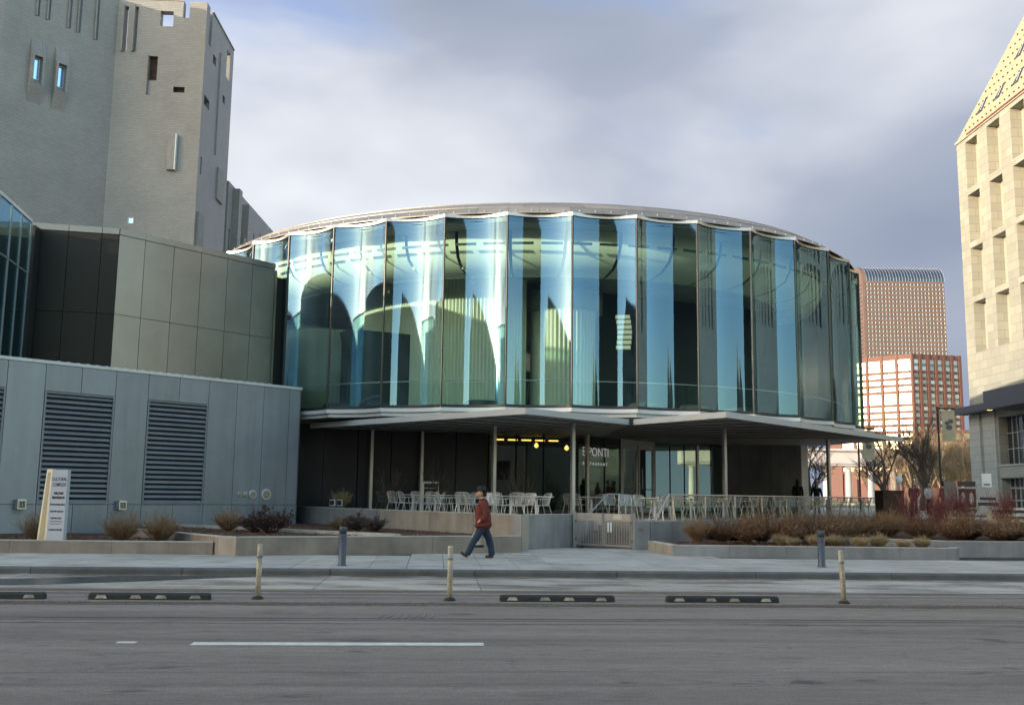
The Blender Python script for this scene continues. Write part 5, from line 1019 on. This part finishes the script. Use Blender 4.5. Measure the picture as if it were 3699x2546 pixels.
for i, (x, y) in enumerate(((14.3, 36.0), (15.2, 35.6), (16.1, 35.9), (17.2, 35.3), (15.6, 37.2))): shrub('red', x, y, .42, rng.uniform(.95, 1.15), f'{ORD[i]} red stemmed dogwood from the left, in front of the standing people' if i else 'leftmost red stemmed dogwood, in front of the standing people', 'red twig dogwoods', 'dogwood')
for i, (x, y) in enumerate(((8.2, 29.4), (8.8, 29.1), (9.4, 29.3), (10.0, 29.0), (10.6, 29.2), (11.2, 28.9), (11.8, 29.1), (8.0, 30.0))): shrub('grass', x, y, .22, rng.uniform(.6, .9), f'{ORD[i]} straw tuft in the row along the right planter wall', 'straw tufts', 'straw_tuft', 1.3)
# ---------------------------------------------------------------- bare trees
def tree_mesh(rng, h, spread, lev=5):
    tr, br = MB(), MB()
    def grow(p, d, ln, r, lv):
        n = 3; path = [p]; rad = [r]; q = p; dd = d
        for k in range(n): dd = (dd + Vector((rng.gauss(0, .13), rng.gauss(0, .13), rng.gauss(.03, .08)))).normalized(); q = q + dd * ln / n; path.append(q); rad.append(r * (1 - .45 * (k + 1) / n))
        (tr if lv >= lev - 1 else br).tube(path, rad, 6 if lv >= lev - 1 else 3, False)
        if lv == 0: return
        for k in range(rng.choice((2, 3, 3)) if lv > 1 else 4):
            t = rng.uniform(.35, 1.0); i = min(int(t * n), n - 1); b = path[i].lerp(path[i + 1], t * n - i); a = rng.uniform(0, 6.283); s = rng.uniform(.45, 1.0) * spread
            nd = (dd + Vector((math.cos(a) * s, math.sin(a) * s, rng.uniform(-.05, .4)))).normalized(); grow(b, nd, ln * rng.uniform(.58, .82), max(r * rng.uniform(.42, .6), .014), lv - 1)
        grow(path[-1], (dd + Vector((rng.gauss(0, .25), rng.gauss(0, .25), .2))).normalized(), ln * .75, max(rad[-1] * .9, .014), lv - 1)
    grow(Vector((0, 0, 0)), Vector((.04, 0, 1)), h * .27, h * .026, lev); return tr, br
rng = random.Random(77); TM_ = []
for sp_ in (.75, .95, .6):
    a, b = tree_mesh(rng, 9.5, sp_); TM_.append((a, b))
tmesh = {}
def tree(i, x, y, h, pale, label):
    key = (i, pale)
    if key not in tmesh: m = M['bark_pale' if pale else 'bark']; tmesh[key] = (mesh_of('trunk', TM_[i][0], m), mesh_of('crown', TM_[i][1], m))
    o = bpy.data.objects.new('bare_tree', None); C.objects.link(o); o.location = (x, y, ZT); o.rotation_euler = (0, 0, rng.uniform(0, 6.28)); o.scale = (h / 9.5,) * 3; props(o, label, 'tree', 'bare winter trees'); link('trunk', tmesh[key][0], o); link('crown', tmesh[key][1], o)
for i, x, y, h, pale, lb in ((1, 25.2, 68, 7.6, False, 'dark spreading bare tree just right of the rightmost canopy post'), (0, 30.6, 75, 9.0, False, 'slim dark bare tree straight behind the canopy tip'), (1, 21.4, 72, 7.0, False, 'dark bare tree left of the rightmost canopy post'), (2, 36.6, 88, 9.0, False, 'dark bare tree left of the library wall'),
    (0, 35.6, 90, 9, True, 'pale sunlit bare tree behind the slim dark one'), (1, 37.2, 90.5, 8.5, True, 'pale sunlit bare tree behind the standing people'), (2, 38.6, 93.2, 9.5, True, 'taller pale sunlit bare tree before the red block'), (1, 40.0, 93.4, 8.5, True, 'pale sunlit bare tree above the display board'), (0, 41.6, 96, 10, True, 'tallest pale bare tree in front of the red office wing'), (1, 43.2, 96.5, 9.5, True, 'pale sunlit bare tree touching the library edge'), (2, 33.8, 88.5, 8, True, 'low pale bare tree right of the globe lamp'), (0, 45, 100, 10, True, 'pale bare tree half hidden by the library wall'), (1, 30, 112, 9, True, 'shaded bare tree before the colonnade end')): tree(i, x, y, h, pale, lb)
wood = MB()   # far hedge of bare trees that reads as one mass
for k in range(20):
    b = TM_[k % 3][1]; x, y, s, a = 50 + k * 1.15, 138 + rng.uniform(-4, 14), rng.uniform(.8, 1.2), rng.uniform(0, 6.28); i = len(wood.v); co, si = math.cos(a) * s, math.sin(a) * s
    if True: 
        wood.v += [(x + v[0] * co - v[1] * si, y + v[0] * si + v[1] * co, ZT + v[2] * s) for v in b.v]; wood.f += [tuple(i + q for q in f) for f in b.f]
wood.v = [(v[0], v[1] - 0, v[2]) for v in wood.v]
single('far_trees', wood, M['bark_pale'], kind='stuff')
# ================================================================ plaza objects at right
def banner(x, y, h, label, side=1):
    o = thing('banner_pole', label, 'banner', (x, y, ZT), 0, 'banner poles on the plaza'); local('pole', MB().tube([(0, 0, 0), (0, 0, h)], .06, 8), 'steel_dark', o); local('arm', MB().beam((0, 0, h - .1), (side * 1.05, 0, h - .1), .08, .1), 'steel_dark', o)
    f = MB()
    for k in range(7): z = h - .2 - k * .3; y_ = .03 * math.sin(k * 1.3); f.v += [(side * .22, y_, z), (side * 1.0, y_ + .02, z), (side * 1.0, y_ + .035, z), (side * .22, y_ + .015, z)]
    for k in range(6):
        for j in range(4): a = k * 4; f.f.append((a + j, a + (j + 1) % 4, a + 4 + (j + 1) % 4, a + 4 + j))
    b = local('cloth', f, 'banner', o); m = MB()
    for cx, cz, r in ((.62, 1.0, .2), (.5, .75, .14), (.72, .65, .16)): m.quad(*[(side * cx + r * math.cos(a * .785), -.04, h - .2 - cz + r * .8 * math.sin(a * .785)) for a in range(8)])
    local('print', m, pm('banner_print', (.14, .13, .12), .8), b)
banner(16.9, 60.5, 5.0, 'street banner on a dark arm behind the two people in black'); banner(21.5, 62, 5.2, 'street banner just right of the rightmost canopy post', 1); banner(25.0, 58.5, 6.2, 'tallest street banner on a dark arm, right of the canopy posts')
gl_ = thing('globe_lamp', 'lamp post with a white globe on the plaza', 'street lamp', (21.6, 56, ZT)); local('pole', MB().tube([(0, 0, 0), (0, 0, 1.7)], .07, 8), 'white_metal', gl_); local('globe', MB().lathe([(.05, 1.68), (.16, 1.75), (.2, 1.88), (.16, 2.02), (.03, 2.09)], 14), 'letter_white', gl_, True)
bp_ = thing('planter_box', 'dark rusty brown planter box at the end of the railing', 'planter', (16.75, 44.6, .6)); local('body', MB().box((0, 0, .68), (.95, .8, 1.36), .1), 'rust', bp_); local('rim', MB().box((0, 0, 1.38), (1.0, .85, .04), .1), 'rust', bp_)
dp = thing('site_board', 'pale display board with dark printed blocks near the library', 'board', (22.35, 49, ZT))
local('side_panel', MB().box((-.95, .1, .85), (.55, .06, 1.7)), pm('board_grey', (.20, .185, .17), .7), dp); b = local('board', MB().box((.35, 0, .70), (2.0, .06, 1.45)), pm('board_pale', (.36, .35, .33), .7, var=.08), dp)
m = MB(); m.quad((-.6, -.034, .45), (.25, -.034, .45), (.25, -.034, 1.35), (-.6, -.034, 1.35)); m.quad((-.6, -.034, .22), (.25, -.034, .22), (.25, -.034, .40), (-.6, -.034, .40)); local('dark_print', m, pm('board_print', (.05, .025, .025), .7), b)
m = MB()
for cx, w_ in ((-.38, .10), (.02, .11)): m.quad(*[(cx + w_ * math.cos(a * .524), -.037, .88 + .30 * math.sin(a * .524)) for a in range(12)])
local('pale_ovals', m, pm('board_oval', (.42, .41, .39), .7), b); m = MB(); m.quad((.42, -.034, .82), (1.2, -.034, .82), (1.2, -.034, .95), (.42, -.034, .95)); m.quad((.32, -.034, .55), (1.3, -.034, .55), (1.3, -.034, .70), (.32, -.034, .70)); local('dark_bars', m, 'ink', b)
local('red_base', MB().box((.3, -.05, .03), (2.2, .1, .1)), 'maroon_trim', dp); local('top_card', MB().box((-.17, 0, 1.58), (.85, .05, .25)), pm('board_top', (.07, .05, .05), .7), dp)
ps = thing('paper_notice', 'white paper notice on a stand in front of the library corner', 'sign', (23.45, 49.6, ZT)); local('sheet', MB().box((0, 0, 1.78), (.48, .02, .66)), 'letter_white', ps); local('leg', MB().beam((0, .03, 0), (0, .03, 1.5), .05, .05), 'alu', ps); m = MB()
for k in range(6): m.quad((-.16 + k * .055, -.012, 1.52), (-.12 + k * .055, -.012, 1.52), (-.12 + k * .055, -.012, 1.62), (-.16 + k * .055, -.012, 1.62))
props(local('print', m, 'bollard', ps), kind='stuff')
bn = thing('park_bench', 'white and dark slatted bench at the right edge', 'bench', (20.35, 42.6, .58), R(8))
for x in (0, 1.9, 3.8): local('support', MB().box((x, .1, .32), (.14, .5, .65)), 'sign_edge', bn)
for z, y, m_ in ((.70, -.05, 'sign_edge'), (.60, -.12, 'lib_canopy'), (.45, -.12, 'sign_edge'), (.33, -.12, 'lib_canopy'), (.18, -.14, 'sign_edge')): local('slat', MB().box((1.9, y, z), (4.0, .06, .10)), m_, bn)
# ================================================================ people
from mathutils import noise as mnoise
def head_mb(c, k, ang):
    # skull, jaw, nose, brow and ears as one lump; ang = direction the face points to
    mb = MB(); nu, nv = 20, 16; co, si = math.cos(ang), math.sin(ang)
    for j in range(nv + 1):
        t = math.pi * j / nv; z = math.cos(t)
        for i in range(nu):
            a = 2 * math.pi * i / nu; x, y = math.cos(a) * math.sin(t), math.sin(a) * math.sin(t); f = max(0, x)
            jaw = 1 - .22 * max(0, -z) ** 1.5; X, Y, Z = x * .098 * (1 - .10 * max(0, -z)), y * .076 * jaw, z * .122
            if z < -.2: X += .012 * f
            fr = max(0, 1 - abs(y) / .22) * (x > 0)
            X += .026 * fr * max(0, 1 - abs(z + .12) / .20) - .008 * max(0, 1 - abs(abs(y) - .4) / .25) * (x > 0) * max(0, 1 - abs(z - .08) / .16) + .006 * fr * max(0, 1 - abs(z + .48) / .12)
            if abs(y) > .85 and abs(z + .05) < .28: Y *= 1.14
            X, Y, Z = X * k, Y * k, Z * k; mb.v.append((c[0] + X * co - Y * si, c[1] + X * si + Y * co, c[2] + Z))
    for j in range(nv):
        for i in range(nu): a, b = j * nu + i, j * nu + (i + 1) % nu; mb.f.append((a, a + nu, b + nu, b))
    return mb
def hair_mb(c, k, ang, long_):
    mb = MB(); nu, nv = 20, 14; co, si = math.cos(ang), math.sin(ang)
    for j in range(nv + 1):
        t = math.pi * j / nv; z = math.cos(t)
        for i in range(nu):
            a = 2 * math.pi * i / nu; x, y = math.cos(a) * math.sin(t), math.sin(a) * math.sin(t); r = 1.0 + .05 * mnoise.noise(Vector((x * 4, y * 4, z * 4)))
            X, Y, Z = x * .112 * r - .012, y * .092 * r, z * .135 * r + .006
            if x > .30 and z < .50: X *= .45; Y *= .7
            elif z < -.15: Z -= (.20 if long_ else .0) * min(1, (-z - .15) * 2.2); X = X - .01 if long_ else X * .8
            mb.v.append((c[0] + (X * co - Y * si) * k, c[1] + (X * si + Y * co) * k, c[2] + Z * k))
    for j in range(nv):
        for i in range(nu): a, b = j * nu + i, j * nu + (i + 1) % nu; mb.f.append((a, a + nu, b + nu, b))
    return mb
def skin_part(name, nodes, edges, root, mat, parent, sub=2, extra=None, folds=0.0):
    keys = list(nodes); me = bpy.data.meshes.new(name); me.from_pydata([nodes[k][:3] for k in keys], [(keys.index(a), keys.index(b)) for a, b in edges], []); o = bpy.data.objects.new(name, me); C.objects.link(o)
    bm = bmesh.new(); bm.from_mesh(me); bm.verts.ensure_lookup_table(); ly = bm.verts.layers.skin.verify()
    for i, k in enumerate(keys): r = nodes[k][3]; bm.verts[i][ly].radius = r if isinstance(r, tuple) else (r, r); bm.verts[i][ly].use_root = (k == root)
    bm.to_mesh(me); bm.free(); md = o.modifiers.new('skin', 'SKIN'); md.use_smooth_shade = True; md.branch_smoothing = .4; sb_ = o.modifiers.new('sub', 'SUBSURF'); sb_.levels = sub; sb_.render_levels = sub
    d_ = bpy.context.evaluated_depsgraph_get(); d_.update(); m2 = bpy.data.meshes.new_from_object(o.evaluated_get(d_)); bpy.data.objects.remove(o); m2.materials.clear(); m2.materials.append(mat)
    m2.polygons.foreach_set('use_smooth', [True] * len(m2.polygons)); m2.name = name
    if folds:
        for v in m2.vertices:
            p = v.co; f_ = mnoise.noise(Vector((p.x * 9, p.y * 9, p.z * 5))) + .6 * mnoise.noise(Vector((p.x * 20 + 5, p.y * 20, p.z * 11))); v.co = p + v.normal * folds * f_
    if extra:
        b2 = bmesh.new(); b2.from_mesh(m2); t_ = mesh_of('tmp', extra, mat, smooth=True); b2.from_mesh(t_); b2.to_mesh(m2); b2.free(); m2.polygons.foreach_set('use_smooth', [True] * len(m2.polygons))
    return link(name, m2, parent)
man = thing('person', 'man in a dark red jacket, jeans and black hat striding left on the pavement', 'person', (-.70, 25.72, .003))
body = {'pel': (.03, 0, .93, (.05, .05)), 'chest': (.02, 0, 1.28, (.15, .11)), 'neck': (-.015, 0, 1.47, .06), 'jaw': (-.03, 0, 1.54, .058),
    'ls': (.03, -.17, 1.40, .06), 'le': (.12, -.22, 1.12, .045), 'lw': (-.05, -.21, .93, .034), 'rs': (.03, .17, 1.40, .06), 're': (.04, .24, 1.12, .045), 'rw': (-.07, .25, .88, .034), 'rh': (-.09, .25, .80, (.028, .042)),
    'rf1': (-.115, .245, .725, .011), 'rf2': (-.105, .262, .715, .011), 'rf3': (-.085, .268, .72, .011), 'rf4': (-.068, .262, .735, .010), 'rt': (-.13, .225, .775, .011), 'lh': (-.11, -.205, .885, (.025, .036)),
    'lk': (-.18, -.09, .45, .022), 'la': (-.35, -.09, .10, .025), 'rk': (.185, .09, .45, .022), 'ra': (.265, .09, .10, .025)}
skin_part('body', body, [('pel', 'chest'), ('chest', 'neck'), ('neck', 'jaw'), ('chest', 'ls'), ('ls', 'le'), ('le', 'lw'), ('lw', 'lh'), ('chest', 'rs'), ('rs', 're'), ('re', 'rw'), ('rw', 'rh'), ('rh', 'rf1'), ('rh', 'rf2'), ('rh', 'rf3'), ('rh', 'rf4'), ('rh', 'rt'), ('pel', 'lk'), ('lk', 'la'), ('pel', 'rk'), ('rk', 'ra')], 'pel', M['skin'], man, 2, head_mb((-.05, 0, 1.615), 1.0, math.pi))
fc = MB()
for y in (-.036, .036): fc.lathe([(.004, -.008), (.010, 0), (.004, .008)], 8, (-.142, y * .9, 1.632))
local('eyes', fc, 'ink', man); local('mouth', MB().beam((-.152, -.022, 1.556), (-.152, .022, 1.556), .008, .010), pm('lips', (.25, .08, .07), .6), man)
skin_part('hair', {'a': (.0, 0, 1.685, (.095, .10)), 'b': (.045, 0, 1.61, (.075, .075)), 'c': (.05, 0, 1.53, (.055, .07))}, [('a', 'b'), ('b', 'c')], 'a', M['hat'], man)
skin_part('collar', {'a': (.0, 0, 1.43, (.10, .115)), 'b': (-.005, 0, 1.50, (.085, .095))}, [('a', 'b')], 'a', M['hat'], man, 2)
ht = MB(); n = 24
prof = [(.165, -.012), (.17, 0), (.12, .004), (.112, .05), (.105, .10), (.07, .118), (.01, .112)]
ht.lathe(prof, n, (0, 0, 0)); ht.v = [(v[0] * 1.0 - .03, v[1] * .82, v[2] + 1.685 + (.018 if abs(v[1]) > .1 else 0) + .06 * (v[0] * -.35)) for v in ht.v]; local('hat', ht, 'hat', man, True)
jk = {'hem': (.03, 0, .69, (.22, .21)), 'hip': (.03, 0, .84, (.235, .225)), 'waist': (.01, 0, 1.03, (.235, .215)), 'chest': (-.005, 0, 1.24, (.24, .21)), 'sho': (.015, 0, 1.40, (.16, .17)), 'nk': (.0, 0, 1.47, (.09, .09)),
    'ls': (.035, -.20, 1.37, .105), 'le': (.125, -.27, 1.10, .092), 'lw': (-.03, -.245, .92, .070), 'rs': (.035, .20, 1.37, .105), 're': (.045, .27, 1.10, .09), 'rw': (-.055, .265, .91, .066)}
skin_part('jacket', jk, [('hem', 'hip'), ('hip', 'waist'), ('waist', 'chest'), ('chest', 'sho'), ('sho', 'nk'), ('sho', 'ls'), ('ls', 'le'), ('le', 'lw'), ('sho', 'rs'), ('rs', 're'), ('re', 'rw')], 'waist', M['jacket'], man, 3, None, .020)
local('button', MB().lathe([(.012, 0), (.012, .01)], 8, (-.12, -.232, .83)), 'gold', man)
jn_ = {'pel': (.03, 0, .88, (.18, .17)), 'cr': (.03, 0, .78, (.16, .15)), 'lh': (-.02, -.09, .72, (.12, .11)), 'lk': (-.18, -.095, .45, .092), 'lc': (-.28, -.095, .25, .084), 'la': (-.365, -.095, .065, .080), 'rh': (.075, .09, .72, (.12, .11)), 'rk': (.18, .095, .45, .092), 'rc': (.235, .095, .25, .084), 'ra': (.268, .095, .045, .082)}
skin_part('trousers', jn_, [('pel', 'cr'), ('cr', 'lh'), ('lh', 'lk'), ('lk', 'lc'), ('lc', 'la'), ('cr', 'rh'), ('rh', 'rk'), ('rk', 'rc'), ('rc', 'ra')], 'pel', M['jeans'], man, 3, None, .014)
skin_part('shoe', {'h': (-.335, -.095, .045, .042), 'm': (-.43, -.097, .085, .045), 't': (-.535, -.10, .15, .034)}, [('h', 'm'), ('m', 't')], 'h', M['shoe'], man)
skin_part('shoe', {'h': (.305, .095, .048, .042), 'm': (.19, .097, .045, .042), 't': (.08, .10, .035, .034)}, [('h', 'm'), ('m', 't')], 'h', M['shoe'], man)
bg_ = thing('carrier_bag', 'white and green carrier bag in the far hand of the walking man', 'bag', (-.80, 25.97, .26)); mb = MB()
prof = [(.0, .13, .045), (.06, .17, .06), (.18, .175, .06), (.30, .15, .045), (.38, .08, .02)]
for z, a, b in prof: mb.v += [(a * math.cos(k * math.pi / 6), b * math.sin(k * math.pi / 6), z + .008 * math.sin(k * 2.1)) for k in range(12)]
lo, hi = MB(), MB()
for i in range(4):
    t_ = lo if i < 1 else hi; k0 = len(t_.v); t_.v += mb.v[i * 12:(i + 2) * 12]; t_.f += [(k0 + k, k0 + (k + 1) % 12, k0 + 12 + (k + 1) % 12, k0 + 12 + k) for k in range(12)]
lo.f.append(tuple(reversed(range(12)))); local('green_bottom', lo, 'green_cloth', bg_, True); local('white_bag', hi, 'white_cloth', bg_, True)
for x in (-.06, .05): local('handle', MB().tube([(x, 0, .36), (0, 0, .50)], .010, 5), 'green_cloth', bg_)
def stander(x, y, h, face, top, hair, legs, label, longhair=False, arm=0.0):
    o = thing('person', label, 'person', (x, y, ZT), face, None); k = h / 1.72
    def sc(n): return {a: (v[0] * k, v[1] * k, v[2] * k, tuple(q * k for q in v[3]) if isinstance(v[3], tuple) else v[3] * k) for a, v in n.items()}
    skin_part('body', sc({'pel': (0, 0, .92, (.12, .09)), 'chest': (0, 0, 1.25, (.13, .09)), 'neck': (0, -.01, 1.42, .05), 'jaw': (0, -.01, 1.50, .052), 'ls': (-.16, 0, 1.36, .05), 'le': (-.22, .0, 1.08, .04), 'lw': (-.19 - arm, -.10, .88, .03), 'lh': (-.18 - arm, -.13, .80, (.025, .035)), 'rs': (.16, 0, 1.36, .05), 're': (.22, 0, 1.08, .04), 'rw': (.19 + arm, -.10, .88, .03), 'rh': (.18 + arm, -.13, .80, (.025, .035)), 'lk': (-.09, 0, .48, .055), 'la': (-.09, .02, .07, .04), 'lt': (-.10, -.14, .03, .03), 'rk': (.09, 0, .48, .055), 'ra': (.09, .02, .07, .04), 'rt': (.10, -.14, .03, .03)}), [('pel', 'chest'), ('chest', 'neck'), ('neck', 'jaw'), ('chest', 'ls'), ('ls', 'le'), ('le', 'lw'), ('lw', 'lh'), ('chest', 'rs'), ('rs', 're'), ('re', 'rw'), ('rw', 'rh'), ('pel', 'lk'), ('lk', 'la'), ('la', 'lt'), ('pel', 'rk'), ('rk', 'ra'), ('ra', 'rt')], 'pel', M['skin'], o, 1, head_mb((0, -.02 * k, 1.58 * k), k, -math.pi / 2))
    skin_part('top', sc({'hem': (0, 0, .84, (.19, .13)), 'w': (0, 0, 1.02, (.17, .12)), 'c': (0, 0, 1.24, (.18, .125)), 's': (0, 0, 1.37, (.13, .09)), 'ls': (-.18, 0, 1.35, .072), 'le': (-.235, 0, 1.08, .06), 'lw': (-.20 - arm, -.09, .90, .045), 'rs': (.18, 0, 1.35, .072), 're': (.235, 0, 1.08, .06), 'rw': (.20 + arm, -.09, .90, .045)}), [('hem', 'w'), ('w', 'c'), ('c', 's'), ('s', 'ls'), ('ls', 'le'), ('le', 'lw'), ('s', 'rs'), ('rs', 're'), ('re', 'rw')], 'w', M[top], o, 1)
    skin_part('trousers', sc({'p': (0, 0, .88, (.16, .115)), 'c': (0, 0, .78, (.14, .11)), 'lh': (-.085, 0, .74, .09), 'lk': (-.09, 0, .46, .07), 'la': (-.09, .02, .08, .06), 'rh': (.085, 0, .74, .09), 'rk': (.09, 0, .46, .07), 'ra': (.09, .02, .08, .06)}), [('p', 'c'), ('c', 'lh'), ('lh', 'lk'), ('lk', 'la'), ('c', 'rh'), ('rh', 'rk'), ('rk', 'ra')], 'p', M[legs], o, 1)
    local('hair', hair_mb((0, -.02 * k, 1.585 * k), k, -math.pi / 2, longhair), hair, o, True)
stander(13.45, 47.2, 1.68, 2.6, 'black_cloth', 'hat', 'black_cloth', 'dark haired person all in black behind the railing, left of the pair', True)
stander(14.45, 47.6, 1.60, -.2, 'black_cloth', 'hat', 'black_cloth', 'person in black top facing the street, right of the pair by the railing', True, .08)
stander(20.6, 51.5, 1.72, -.5, 'red_cloth', 'hat', 'black_cloth', 'long haired person in maroon, leftmost of the group near the board', True)
stander(21.55, 52.0, 1.70, .4, 'white_cloth', 'hat', 'black_cloth', 'person in a pale top in the middle of the group near the board')
stander(22.2, 51.8, 1.76, -2.4, 'red_cloth', 'hat', 'black_cloth', 'dark capped person in red, right of the group near the board')
stander(22.55, 51.2, 1.64, 2.8, 'red_cloth', 'shoe', 'black_cloth', 'brown haired person in red seen from behind beside the board', True)
